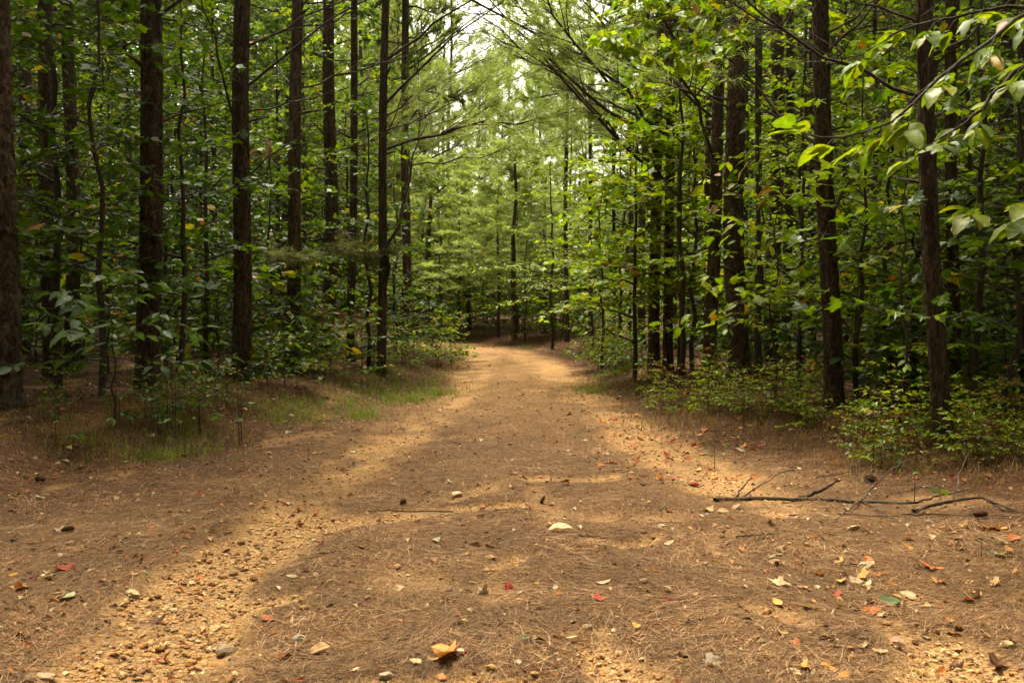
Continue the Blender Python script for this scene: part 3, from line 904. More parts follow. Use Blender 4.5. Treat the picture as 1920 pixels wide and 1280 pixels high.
def plant(name, sp, crown, loc, rotz, label, cat, group=None, scale=1.0, color=None, mir=1):
    t = tag(obj(name, None, None, loc, (0, 0, rotz), (scale * mir, scale, scale)), label, cat, group)
    obj('trunk' if cat in ('tree', 'sapling') else 'stem', sp[0], t)
    if sp[1] is not None: obj('branches', sp[1], t)
    obj('crown' if cat in ('tree', 'sapling') else 'foliage', crown, t, color=color)
    return t

LEAF_MESH = {}
def leaf_mesh(kind, v):
    if (kind, v) not in LEAF_MESH:
        rs = np.random.RandomState(v)
        if kind == 'ovate': V, T = leaf_ovate(.42 + .06 * v, .08 + .03 * v, .05 + .12 * v, 8)
        elif kind == 'maple': V, T = leaf_maple(.15 + .2 * v, v, .1 * v)
        elif kind == 'lance': V, T = leaf_ovate(.30 + .05 * v, .10, .08 + .10 * v, 5)
        C = np.ones((len(V), 3))
        if kind != 'maple':
            C[0::3] *= np.array([1.5, 1.35, 1.6]); C[1::3] *= np.where(np.arange(len(V) // 3) % 2, .82, 1.08)[:, None]; C[2::3] *= np.where(np.arange(len(V) // 3) % 2, 1.08, .82)[:, None]
            V = V + rs.normal(0, .012, V.shape) * np.array([0, 1, 1])
        else:
            C[0] *= np.array([1.4, 1.3, 1.4])
        mb = MB(); mb.add(V, T, None, C)
        LEAF_MESH[(kind, v)] = mb.mesh(kind + '_leaf', M_LEAF, kind != 'maple')
    return LEAF_MESH[(kind, v)]

def leaf_objects(t, sp, kind, pal, py=.02, limit=290):
    _, _, pos, axs, nor, size, rs = sp
    n = len(pos)
    pick = np.arange(n) if n <= limit else np.sort(rs.permutation(n)[:limit])
    cols = leaf_colors(rs, n, pal, py)
    ax = nrm(axs); no = nrm(nor - (nor * ax).sum(1, keepdims=True) * ax); si = np.cross(no, ax)
    for i in pick:
        s = size[i]
        m = Matrix([[ax[i][r] * s, si[i][r] * s, no[i][r] * s, pos[i][r]] for r in range(3)] + [[0, 0, 0, 1]])
        o = obj('leaf', leaf_mesh(kind, int(rs.randint(4))), t, color=tuple(cols[i]))
        o.matrix_local = m

def at_depth(px, py, y):
    dx = (px - 960) / FPX; dy = (640 - py) / FPX
    c, s = math.cos(PITCH), math.sin(PITCH)
    v = np.array([dx, c + dy * s, -s + dy * c]); t = y / v[1]
    return v[0] * t, y, CAM_Z + v[2] * t

# shared variants --------------------------------------------------
MAPLE_S = [sapling(300 + i, 3.6 + .5 * i, .9, 1.45, 20, .115, (5, 28), .40, .065, flat=.5, tw_gap=.12) for i in range(4)]
MAPLE_C = [[crown_mesh(s, LM, p, .02) for p in (GREENS, LIME)] for s in MAPLE_S]
OVAL_S = [sapling(320 + i, 3.2 + .6 * i, .5, 1.35, 22, .105, (5, 30), .40, .06, flat=.5, tw_gap=.12) for i in range(4)]
OVAL_C = [[crown_mesh(s, LO, p, .02) for p in (GREENS, LIME)] for s in OVAL_S]
TALL_S = [sapling(340 + i, 7.0 + .9 * i, .9, 2.1, 40, .15, (0, 32), .55, .085, tw_gap=.15, flat=.8) for i in range(4)]
TALL_C = [[crown_mesh(s, LR, p, .02) for p in (GREENS, LIME)] for s in TALL_S]
LAYER_S = [sapling(360 + i, 3.8 + .5 * i, .8, 2.1, 20, .10, (-2, 8), .46, .065, flat=.25, droop=.08, tw_gap=.12) for i in range(2)]
LAYER_C = [crown_mesh(s, LR, LIME * .85, .01) for s in LAYER_S]
SHRUB_S = [sapling(380 + i, .55 + .12 * i, .06, .50, 14, .085, (5, 45), .18, .05, r0=.006, tw_gap=.08, wig=.02, flat=.5) for i in range(5)]
RUST = np.array([(.15, .060, .014), (.11, .045, .012), (.18, .10, .020), (.10, .10, .012)])
SHRUB_C = [[crown_mesh(s, LO, p, .06) for p in (GREENS * 1.2, LIME, RUST)] for s in SHRUB_S]
SEED_S = [sapling(400 + i, .28 + .10 * i, .10, .16, 5, .075, (10, 40), .08, .06, r0=.004, tw_gap=.08, wig=.01, merge=True) for i in range(3)]
SEED_C = [crown_mesh(s, LO, GREENS * 1.2, .02) for s in SEED_S]

# individually leafed plants near the viewer ------------------------
sp = sapling(501, 1.55, .55, 1.25, 12, .18, (0, 18), .34, .12, r0=.013, flat=.3, droop=.15, tw_gap=.17)
x, y, _ = hit(215, 795)
t = tag(obj('hickory_sapling', None, None, (x, y, hz(x, y) - .05), (0, 0, .4), (.9, .9, .85)), 'blue-green hickory sapling with big oval leaves in front of the broad dark pine', 'sapling')
obj('trunk', sp[0], t); obj('branches', sp[1], t); leaf_objects(t, sp, 'ovate', BLUEG * .7, .0)

# overhanging tree at the right edge: trunk outside the picture, boughs reaching in
def bough(seed, pts, r0, leaf, twig, gap, tw_gap, flat=.35, clump=True):
    rs = np.random.RandomState(seed)
    mw = MB(); P = np.array(pts, float)
    k = np.linspace(0, 1, 14); kk = np.linspace(0, 1, len(P))
    P = np.stack([np.interp(k, kk, P[:, j]) for j in range(3)], 1)
    P[1:-1] = (P[:-2] + 2 * P[1:-1] + P[2:]) / 4
    P[1:] += rs.normal(0, .008, (13, 3))
    tube(mw, P, np.linspace(r0, .003, 14), 6)
    pos, axs, nor = [], [], []
    L = np.concatenate([[0], np.cumsum(np.linalg.norm(np.diff(P, axis=0), axis=1))])
    s = L[-1] * .25; sg = 1
    while s <= L[-1] + .01:
        f = np.interp(s, L, np.arange(14)); a = min(int(f), 12)
        q0 = P[a] + (P[a + 1] - P[a]) * (f - a); d = nrm(P[a + 1] - P[a])
        sv = nrm(np.cross(d, [0, 0, 1.0])) * sg
        td = nrm(d * .9 + sv * rs.uniform(.3, .9) + np.array([0, 0, rs.uniform(-.35, .35)]))
        tl = twig * rs.uniform(.5, 1.1)
        q = np.array([q0, q0 + td * tl * .5, q0 + td * tl - np.array([0, 0, .05])])
        tube(mw, q, [.004, .003, .0015], 4, cap=False)
        nn = 5
        for j in range(nn):
            b = q[-1] - td * tl * .10 * j
            ld = td * .9 + nrm(np.cross(td, [0, 0, 1.0])) * (-1) ** j * (.15 if j == 0 else .8) + np.array([0, 0, rs.uniform(-.45, .12)])
            pos.append(b); axs.append(ld); nor.append(np.array([0, 0, 1.0]) + rs.normal(0, flat, 3))
        sg = -sg; s += tw_gap * rs.uniform(.8, 1.2)
    pos, axs, nor = np.array(pos), np.array(axs), np.array(nor)
    return mw, pos, axs, nor, leaf * rs.uniform(.6, 1.1, len(pos)), rs

def local(pts, base): return [tuple(np.array(p) - np.array(base)) for p in pts]
bx, by = 3.55, 5.6
base = (bx, by, hz(bx, by))
t = tag(obj('beech_tree', None, None, base), 'beech boughs with large translucent leaves reaching in from the right edge', 'tree')
mb = MB(); tube(mb, [(0, 0, -.2), (.05, 0, 1.2), (.02, .05, 2.6), (.08, 0, 4.2), (.1, 0, 5.4)], [.06, .05, .042, .03, .012], 9)
obj('trunk', mb.mesh('beech_trunk', M_STEM, True), t)
B1 = [at_depth(2130, -60, 5.6), at_depth(1920, 20, 5.4), at_depth(1790, 120, 5.3), at_depth(1680, 230, 5.2), at_depth(1560, 265, 5.2), at_depth(1500, 250, 5.2)]
B2 = [at_depth(2140, 20, 5.7), at_depth(1920, 10, 5.9), at_depth(1800, 30, 6.0), at_depth(1690, 60, 6.0), at_depth(1640, 90, 6.0)]
B3 = [at_depth(2140, 30, 5.6), at_depth(1915, 120, 5.5), at_depth(1850, 195, 5.5), at_depth(1800, 240, 5.5), at_depth(1735, 275, 5.5)]
B4 = [at_depth(2130, 330, 5.6), at_depth(1990, 370, 5.3), at_depth(1900, 390, 5.2), at_depth(1830, 385, 5.2)]
for sd, pts, r0, lf, tg in ((1, B1, .014, .165, .15), (2, B2, .016, .16, .14), (3, B3, .018, .16, .14), (4, B4, .010, .18, .13)):
    mw, pos, axs, nor, size, rr = bough(600 + sd, local(pts, base), r0, lf, .22, .1, tg)
    bo = obj('bough', mw.mesh('beech_bough', M_STEM, True), t)
    leaf_objects(bo, (None, None, pos, axs, nor, size, rr), 'ovate', LIME * .7, .01)

# bright maple hanging in at the top, and the bright sapling right of the road
bx, by = at_depth(1418, 700, 12.2)[:2]
base = (bx, by, hz(bx, by))
t = tag(obj('maple_tree', None, None, base), 'slender maple whose bright yellow-green lobed leaves hang in at the top right', 'tree')
mb = MB(); tube(mb, [(0, 0, -.2), (.03, .03, 1.5), (-.02, .0, 3.2), (-.06, -.05, 4.8), (-.1, -.05, 6.6)], [.035, .03, .026, .02, .008], 8)
obj('trunk', mb.mesh('maple_trunk', M_STEM, True), t)
for sd, pts in enumerate([
    [(1415, 30, 12.1), (1350, 10, 11.2), (1250, 25, 10.4), (1140, 60, 9.9)], [(1415, 90, 12.1), (1380, 60, 11.3), (1310, 70, 10.5), (1250, 95, 10.0)],
    [(1415, -40, 12.1), (1330, -60, 11.0), (1240, -30, 10.2), (1160, 5, 9.8)], [(1415, 10, 12.1), (1390, 15, 11.1), (1350, 55, 10.3), (1330, 105, 9.9)],
    [(1418, -20, 12.1), (1450, -15, 11.3), (1490, 5, 10.6), (1530, 20, 10.2)], [(1415, 20, 12.1), (1300, -30, 11.2), (1200, 20, 10.4), (1180, 70, 10.2)]]):
    mw, pos, axs, nor, size, rr = bough(700 + sd, local([at_depth(*p) for p in pts], base), .012, .175, .30, .1, .12, .6)
    bo = obj('bough', mw.mesh('maple_bough', M_STEM, True), t)
    leaf_objects(bo, (None, None, pos, axs, nor, size, rr), 'maple', LIME * 1.2, .03)
x, y, z = hit(1272, 692)
sp = sapling(533, 4.7, 1.0, 2.1, 34, .14, (0, 25), .40, .075, r0=.022, tw_gap=.14, side=200, flat=.5)
t = tag(obj('maple_sapling', None, None, (x, y, hz(x, y))), 'bright yellow-green maple sapling beside the twin pines, spreading over the road edge', 'sapling')
obj('trunk', sp[0], t); obj('branches', sp[1], t)
obj('crown', crown_mesh(sp, LM, LIME, .06), t)
for (px, py, sd, hh, sid, lab, pal) in [
    (1452, 752, 541, 2.9, 180, 'leafy sapling with pointed leaves crossing the thick plated pine', LIME * .85),
    (1690, 815, 547, 3.0, None, 'sapling with green lobed leaves between the two dark right-hand pines', GREENS * 1.1),
]:
    x, y, z = hit(px, py)
    sp = sapling(sd, hh, .8, 1.15, 15, .17, (0, 25), .30, .13, r0=.014, tw_gap=.2, side=sid, flat=.5)
    t = tag(obj('broadleaf_sapling', None, None, (x, y, hz(x, y))), lab, 'sapling')
    obj('trunk', sp[0], t); obj('branches', sp[1], t)
    leaf_objects(t, sp, 'ovate' if sd == 541 else 'maple', pal, .04)

def put(px, py, kind, v, pal, label, scale=1.0, rotz=0.0, name='understory_sapling', color=None):
    x, y, z = hit(px, py)
    S, C = {'maple': (MAPLE_S, MAPLE_C), 'oval': (OVAL_S, OVAL_C), 'tall': (TALL_S, TALL_C)}[kind]
    return plant(name, S[v], C[v][pal], (x, y, z), rotz, label, 'sapling', 'understory saplings', scale, color)

PUT = [  # lighter palette on the right puts its brighter light into leaf colour
    (190, 742, 'maple', 1, 0, 'leafy maple sapling between the left-edge pine and the broad dark pine', 1.15, .3),
    (110, 728, 'oval', 3, 0, 'tall leafy sapling right beside the pine cut off at the left edge', 1.25, 1.4),
    (345, 728, 'maple', 2, 0, 'leafy maple sapling filling the gap right of the broad dark pine', 1.0, 2.2),
    (390, 705, 'oval', 2, 0, 'sapling just left of the leaning pine with bare limbs', 1.05, .8),
    (510, 690, 'maple', 0, 0, 'sapling between the leaning limbed pine and the slim pine with brown sprays', .9, 3.2),
    (690, 690, 'maple', 3, 0, 'broad-leaved sapling behind the slender pine on the left verge', .85, 4.2),
    (742, 655, 'oval', 1, 0, 'sapling spreading bright green leaves left of the bend', 1.1, 5.0),
    (825, 640, 'maple', 2, 1, 'green sapling under the left pine at the bend', .9, 1.0),
    (860, 628, 'tall', 0, 1, 'tall bright sapling straight behind the bend, left of the middle pine', .8, 1.9),
    (1165, 668, 'maple', 1, 1, 'bright sapling left of the twin pines at the road edge', 1.15, 2.7),
    (1128, 690, 'maple', 0, 1, 'bright sapling leaning over the right road edge before the bend', 1.05, 1.6),
    (1190, 716, 'oval', 2, 1, 'bright leafy sapling at the road edge just before the twin pines', 1.0, 4.0),
    (1275, 716, 'maple', 2, 1, 'tall bright sapling just right of the twin pines', 1.15, 5.5),
    (1300, 700, 'maple', 3, 1, 'sapling between the twin pines and the thick plated pine', .9, .5),
    (1420, 716, 'oval', 0, 1, 'sapling behind the thick plated pine with yellowing leaves', 1.0, 3.6),
    (1500, 742, 'oval', 2, 1, 'bushy sapling just left of the leaning dark pine', .9, .2),
    (1610, 770, 'maple', 0, 1, 'leafy sapling just right of the leaning dark pine', .95, 5.2),
    (1660, 742, 'oval', 1, 1, 'dense leafy sapling in the right-hand green wall, left half', 1.1, 4.4),
    (1720, 752, 'maple', 2, 1, 'dense leafy sapling touching the nearest right-hand pine', 1.05, 2.9),
    (1830, 790, 'oval', 3, 1, 'leafy sapling right of the nearest right-hand pine', .95, 1.2),
    (1895, 800, 'maple', 1, 0, 'leafy sapling below the big pale leaves at the right edge', .9, 3.9),
]
for a in PUT: put(*a[:6], a[6], a[7])
for i, (px, py, s, lab) in enumerate([(1035, 655, 1.3, 'pale flat-layered dogwood at the right side of the bend'), (1110, 652, 1.05, 'smaller flat-layered dogwood right of the pale one at the bend'), (985, 640, .9, 'layered dogwood low in the shade behind the end of the road')]):
    x, y, z = hit(px, py)
    plant('dogwood_sapling', LAYER_S[i % 2], LAYER_C[i % 2], (x, y, z), i * 2.0, lab, 'sapling', 'layered dogwoods at the bend', s)

for i, (x, y, v, s, w) in enumerate([(-2.4, 34.0, 0, .62, 'leftmost'), (-.9, 36.0, 1, .60, 'second from left'), (.7, 34.5, 2, .58, 'third from left'), (2.2, 33.0, 3, .62, 'fourth from left'), (3.6, 31.0, 1, .66, 'fifth from left'), (4.6, 28.5, 0, .62, 'rightmost')]):
    plant('bright_sapling', TALL_S[v], TALL_C[v][i % 2], (x, y, hz(x, y)), i * 1.3, f'bright green sapling closing the road end behind the bend, {w}', 'sapling', 'bright saplings behind the bend', s)

# deeper understory, tall saplings in the stand
cnt = {}
n = 0; tries = 0; und = []
while n < 175 and tries < 9000:
    tries += 1
    y = 9 + 40 * rs.rand() ** 1.15
    x = rs.uniform(-.6 * y - 1, .6 * y + 1)
    d = road_dist(np.array([x]), np.array([y]))[0][0]
    if d < 3.0 + .02 * y or (y < 14 and d < 5.2): continue
    if y > 30 and abs(x) < 5.5 + .08 * (y - 26): continue
    if 26 < y < 54 and abs(x) < 2.5 and y < 33: continue
    if und and min((x - a) ** 2 + (y - b) ** 2 for a, b in und) < 1.5 ** 2: continue
    und.append((x, y)); n += 1
und.sort(key=lambda c: c[1])
for i, (x, y) in enumerate(und):
    z = hz(x, y); sx = screen((x, y, z + 2))[0]
    q = min(PH, key=lambda p: abs(p[0] - sx)); side = 'left' if sx < q[0] else 'right'
    key = (q[1], side); c = cnt.get(key, 0); cnt[key] = c + 1
    pal = 1 if (0 < sx - 1000 < 330 and rs.rand() < .6 or rs.rand() < (.5 if x > 0 else .2)) else 0  # lighter leaves favoured on the right, painting in the stronger light there
    v = rs.randint(4)
    plant('understory_tree', TALL_S[v], TALL_C[v][pal], (x, y, z), rs.uniform(0, 6), f'{ORD[min(c, 13)]}leafy understory tree {side} of {q[1]}', 'sapling', 'understory trees in the stand', rs.uniform(.7, 1.05), tuple(rs.uniform(.8, 1.15) * np.array([1, 1, 1])))

# low shrubs and seedlings along the verges
def ordinal(k):
    small = ['zeroth', 'first', 'second', 'third', 'fourth', 'fifth', 'sixth', 'seventh', 'eighth', 'ninth', 'tenth', 'eleventh', 'twelfth', 'thirteenth', 'fourteenth', 'fifteenth', 'sixteenth', 'seventeenth', 'eighteenth', 'nineteenth']
    if k < 20: return small[k]
    tens = {2: ('twentieth', 'twenty'), 3: ('thirtieth', 'thirty'), 4: ('fortieth', 'forty'), 5: ('fiftieth', 'fifty'), 6: ('sixtieth', 'sixty')}[k // 10]
    return tens[0] if k % 10 == 0 else tens[1] + '-' + small[k % 10]

def shrub_row(zone, n, region, S, C, pals, label, group, sc=(.7, 1.2), name='low_shrub', cat='shrub', seed=0):
    r = np.random.RandomState(seed)
    k = 0; tr = 0; made = []
    while k < n and tr < n * 60:
        tr += 1
        px = r.uniform(region[0], region[2]); py = r.uniform(region[1], region[3])
        x, y, z = hit(px, py)
        d, sd, yy = road_dist(np.array([x]), np.array([y]))
        if (d - half_width(yy))[0] < -.15: continue
        v = r.randint(len(S))
        cm = C[v][pals[r.randint(len(pals))]] if isinstance(C[v], list) else C[v]
        s = r.uniform(*sc)
        made.append((px, plant(name, S[v], cm, (x, y, z), r.uniform(0, 6), label, cat, group, s)))
        k += 1
    for j, (_, o) in enumerate(sorted(made, key=lambda a: a[0])):
        o['label'] = f'{ordinal(j + 1)} {label}, from the left'
shrub_row('rv', 48, (1480, 775, 1935, 882), SHRUB_S, SHRUB_C, (0, 1, 1, 2), 'low shrub in the tangle around the nearest right-hand pine', 'low shrubs on the near right verge', (.22, .66), seed=1)
shrub_row('rv2', 46, (1180, 715, 1560, 785), SHRUB_S, SHRUB_C, (1, 1, 2), 'low shrub on the right verge before the thick plated pine', 'low shrubs on the middle right verge', (.28, .66), seed=2)
shrub_row('rv3', 14, (1090, 660, 1230, 712), SHRUB_S, SHRUB_C, (0, 1), 'low shrub on the right verge near the bend', 'low shrubs on the far right verge', (.8, 1.3), seed=3)
shrub_row('lv', 22, (560, 640, 870, 690), SHRUB_S, SHRUB_C, (0, 1), 'low shrub behind the grassy left verge near the bend', 'low shrubs on the far left verge', (.8, 1.4), seed=4)
shrub_row('lv2', 18, (480, 690, 720, 730), SHRUB_S, SHRUB_C, (0,), 'low shrub among the left pines behind the grass', 'low shrubs among the left pines', (.6, 1.1), seed=5)
shrub_row('lf', 15, (20, 740, 430, 800), SHRUB_S, SHRUB_C, (0,), 'low shrub in the dark left woods', 'low shrubs in the dark left woods', (.35, .7), seed=6)
shrub_row('rf', 22, (1580, 700, 1900, 780), SHRUB_S, SHRUB_C, (0,), 'bushy shrub in the shade behind the right-hand pines', 'bushy shrubs behind the right pines', (1.1, 1.9), seed=7)
shrub_row('cf', 16, (860, 610, 1180, 640), SHRUB_S, SHRUB_C, (0, 1), 'bushy shrub at the foot of the trees beyond the bend', 'bushy shrubs beyond the bend', (1.2, 2.2), seed=8)
shrub_row('cb', 30, (700, 596, 1230, 628), SHRUB_S, SHRUB_C, (0, 1), 'tall bushy shrub closing the gaps beyond the bend', 'tall bushy shrubs beyond the bend', (2.0, 3.4), seed=12)
shrub_row('lw', 34, (20, 630, 560, 715), SHRUB_S, SHRUB_C, (0,), 'bushy shrub in the shade among the left pines', 'bushy shrubs among the left pines', (1.6, 2.8), seed=10)
shrub_row('rw', 30, (1290, 640, 1900, 705), SHRUB_S, SHRUB_C, (0,), 'tall bushy shrub deep in the right woods', 'tall bushy shrubs deep in the right woods', (1.6, 2.8), seed=11)
shrub_row('ls', 12, (100, 790, 460, 850), SEED_S, SEED_C, (0,), 'small green weed at the near left edge of the road', 'small weeds on the near left edge', (.8, 1.5), 'small_weed', 'weed', 9)
for (px, py, s, lab) in [(1840, 1045, .42, 'single small green seedling on the needles at lower right'), (1715, 945, .9, 'small seedling growing beside the end of the fallen branch'), (1340, 880, .8, 'small seedling at the right road edge among rusty leaves'), (1395, 800, 1.3, 'seedling with a flat spray of leaves before the straw bank on the right')]:
    x, y, z = hit(px, py)
    plant('seedling', SEED_S[0], SEED_C[0], (x, y, z), px, lab, 'seedling', None, s)

# ------------------------------------------------------------------ grass and straw
def blades(mb, xs, ys, rs, L=(.03, .16), w=.005, cols=((.10, .17, .015), (.20, .28, .03)), lean=.5):
    n = len(xs); zs = height(xs, ys)
    az = rs.uniform(0, 2 * math.pi, n); l = rs.uniform(*L, n); b = rs.uniform(.1, 1, n) * lean
    dx, dy = np.cos(az), np.sin(az)
    p0 = np.stack([xs, ys, zs - .01], 1)
    p1 = p0 + np.stack([dx * b * l * .35, dy * b * l * .35, l * .62], 1)
    p2 = p0 + np.stack([dx * b * l, dy * b * l, l * (1 - .35 * b)], 1)
    sd = np.stack([-dy, dx, np.zeros(n)], 1) * w / 2
    V = np.stack([p0 - sd, p0 + sd, p1 + sd * .8, p1 - sd * .8, p2], 1).reshape(-1, 3)
    o = np.arange(n)[:, None] * 5
    T = np.concatenate([o + np.array([[0, 1, 2]]), o + np.array([[0, 2, 3]]), o + np.array([[3, 2, 4]])])
    f = rs.rand(n, 1); C = np.array(cols[0]) * (1 - f) + np.array(cols[1]) * f
    C = np.where(rs.rand(n, 1) < .28, np.array([[.22, .14, .06]]) * (.6 + .6 * f), C)
    mb.add(V, T, None, np.repeat(C, 5, 0))

rs = np.random.RandomState(77)
gm = MB()
for (x0, y0, x1, y1, n) in [(505, 748, 700, 800, 1700), (700, 655, 868, 745, 2600), (640, 700, 800, 760, 1300), (1090, 662, 1210, 745, 1900), (90, 800, 400, 868, 700), (300, 775, 400, 860, 500), (960, 648, 1090, 660, 400), (1200, 740, 1340, 800, 350)]:
    c = np.array([hit(rs.uniform(x0, x1), rs.uniform(y0, y1))[:2] for _ in range(max(14, n // 60))])
    n = int(n * 1.0); pick = c[(len(c) * rs.rand(n) ** 1.8).astype(int)] + rs.normal(0, .11, (n, 2)) * rs.uniform(.4, 2.4, (n, 1))
    blades(gm, pick[:, 0], pick[:, 1], rs, lean=1.2)
tag(obj('grass', gm.mesh('grass', M_GRASS)), 'short green grass tufts along both verges of the road', 'grass', None, 'stuff')
sm = MB()
for (x0, y0, x1, y1, n) in [(1250, 745, 1560, 810, 5200), (1480, 800, 1920, 905, 5200), (250, 700, 560, 770, 3600), (560, 670, 860, 740, 3600), (1080, 655, 1330, 740, 2600), (840, 625, 1100, 655, 1500), (0, 770, 450, 850, 2600)]:
    c = np.array([hit(rs.uniform(x0, x1), rs.uniform(y0, y1))[:2] for _ in range(max(20, n // 70))])
    n = int(n * .6); pick = c[rs.randint(len(c), size=n)] + rs.normal(0, .17, (n, 2)) * rs.uniform(.4, 2.2, (n, 1))
    blades(sm, pick[:, 0], pick[:, 1], rs, (.05, .17), .004, ((.075, .036, .015), (.20, .11, .05)), 2.0)
tag(obj('dry_grass', sm.mesh('dry_grass', M_GRASS)), 'brown dry grass and hung-up pine straw on the verges', 'dry grass', None, 'stuff')

# ------------------------------------------------------------------ needle litter on the ground
def lay_needles(n, xr, yr, rs, w=(.0010, .0019), L=(.05, .13), keep=1.0):
    x = rs.uniform(*xr, n); y = yr[0] + (yr[1] - yr[0]) * rs.rand(n) ** 1.5
    m = sand_mask(x, y)
    dens = .9 * (1 - .95 * sstep(.08, .62, m + .5 * (vnoise(x * 13, y * 13, 151) - .5))) * sstep(.22, .55, .5 + .9 * fbm(x * 1.7, y * 1.7, 111, 3) + .12)
    k = rs.rand(n) < dens
    x, y = x[k], y[k]; n = len(x)
    fl = fbm(x * .8, y * .8, 121, 3) * 9 + rs.normal(0, .75, n)
    l = rs.uniform(*L, n) / 2
    dx, dy = np.cos(fl) * l, np.sin(fl) * l
    z0 = rs.uniform(.002, .015, n); tz = rs.normal(0, .004, n)
    pa = np.stack([x - dx, y - dy, height(x - dx, y - dy) + np.maximum(z0 - tz, .001)], 1)
    pb = np.stack([x + dx, y + dy, height(x + dx, y + dy) + np.maximum(z0 + tz, .001)], 1)
    ww = rs.uniform(*w, n) * (1 + .10 * np.maximum(y - 4, 0))
    sd = nrm(np.stack([-dy, dx, np.zeros(n)], 1)) * ww[:, None] / 2
    V = np.stack([pa - sd, pa + sd, pb + sd * .6, pb - sd * .6], 1).reshape(-1, 3)
    Q = np.arange(n * 4).reshape(-1, 4)
    d, sdv, yn = road_dist(x, y)
    redf = sstep(-1.4, .3, d - half_width(yn))
    f = rs.rand(n)
    grey = np.array([(.135, .070, .031), (.25, .140, .066), (.040, .019, .008), (.42, .265, .14)])[np.minimum((f * 4).astype(int), 3)]
    red = np.array([(.13, .054, .020), (.21, .094, .036), (.055, .023, .009), (.28, .145, .060)])[np.minimum((f * 4).astype(int), 3)]
    C = np.where((rs.rand(n) < .2 + .75 * redf)[:, None], red, grey) * rs.uniform(.75, 1.2, (n, 1)) * (.55 + .9 * vnoise(x * 21, y * 21, 131))[:, None] * (.5 + .95 * vnoise(x * 3.5, y * 3.5, 133))[:, None]
    mb = MB(); mb.add(V, None, Q, np.repeat(C, 4, 0)); return mb
nm = lay_needles(265000, (-4.4, 4.4), (2.4, 12.5), np.random.RandomState(5))
tag(obj('pine_needle_litter', nm.mesh('pine_needle_litter', M_DRYLEAF)), 'fallen pine needles matted over the road and its edges', 'pine needles', None, 'stuff')

# ------------------------------------------------------------------ stones
def rock_mesh(seed, sub=1):
    import bmesh
    rs = np.random.RandomState(seed)
    bm = bmesh.new(); bmesh.ops.create_icosphere(bm, subdivisions=sub, radius=.5)
    V = np.array([v.co[:] for v in bm.verts]); T = np.array([[v.index for v in f.verts] for f in bm.faces]); bm.free()
    V *= rs.uniform(.8, 1.15, (len(V), 1))
    for _ in range(4):                       # planar chips give broken faces
        n = nrm(rs.normal(0, 1, 3)); c = rs.uniform(.24, .38)
        d = V @ n; V -= np.where(d > c, d - c, 0)[:, None] * n
    V *= np.array([1, rs.uniform(.6, .85), rs.uniform(.38, .6)])
    return V, T
ROCK = [rock_mesh(s, 2) for s in range(6)]; ROCKLO = [rock_mesh(s + 20, 1) for s in range(6)]
ROCKM = []
for V, T in ROCK:
    mb = MB(); mb.add(V, T); ROCKM.append(mb.mesh('stone', M_STONE, False))
SAND_C = np.array([(.46, .25, .082), (.52, .325, .13), (.34, .17, .052), (.50, .36, .18), (.24, .138, .060), (.20, .096, .032)])

rs = np.random.RandomState(31)
n = 150000
x = rs.uniform(-3.8, 3.8, n); y = 2.6 + 9.5 * rs.rand(n) ** 1.4
m = sand_mask(x, y)
clump = sstep(-.12, .22, fbm(x * 2.2, y * 2.2, 141, 3))
k = rs.rand(n) < sstep(.25, .8, m) * (.22 + .6 * clump) * np.interp(y, [3, 5.5, 8, 12], [1, 1, .5, .3]) + .014
x, y = x[k][:17000], y[k][:17000]
sz = .006 + .022 * rs.rand(len(x)) ** 3.0
gv = MB()
for v in range(6):
    s = np.arange(len(x)) % 6 == v
    V, T = ROCKLO[v]; q = s.sum()
    az = rs.uniform(0, 6.3, q)
    ax = np.stack([np.cos(az), np.sin(az), rs.normal(0, .2, q)], 1); no = np.stack([rs.normal(0, .25, q), rs.normal(0, .25, q), np.ones(q)], 1)
    p = np.stack([x[s], y[s], height(x[s], y[s]) + sz[s] * .12], 1)
    scatter(gv, V, T, p, ax, no, sz[s] * 1.5, SAND_C[rs.randint(6, size=q)] * rs.uniform(.8, 1.2, (q, 1)))
tag(obj('gravel', gv.mesh('gravel', M_STONE)), 'small yellow gravel lying in the washed-out ruts', 'gravel', None, 'stuff')

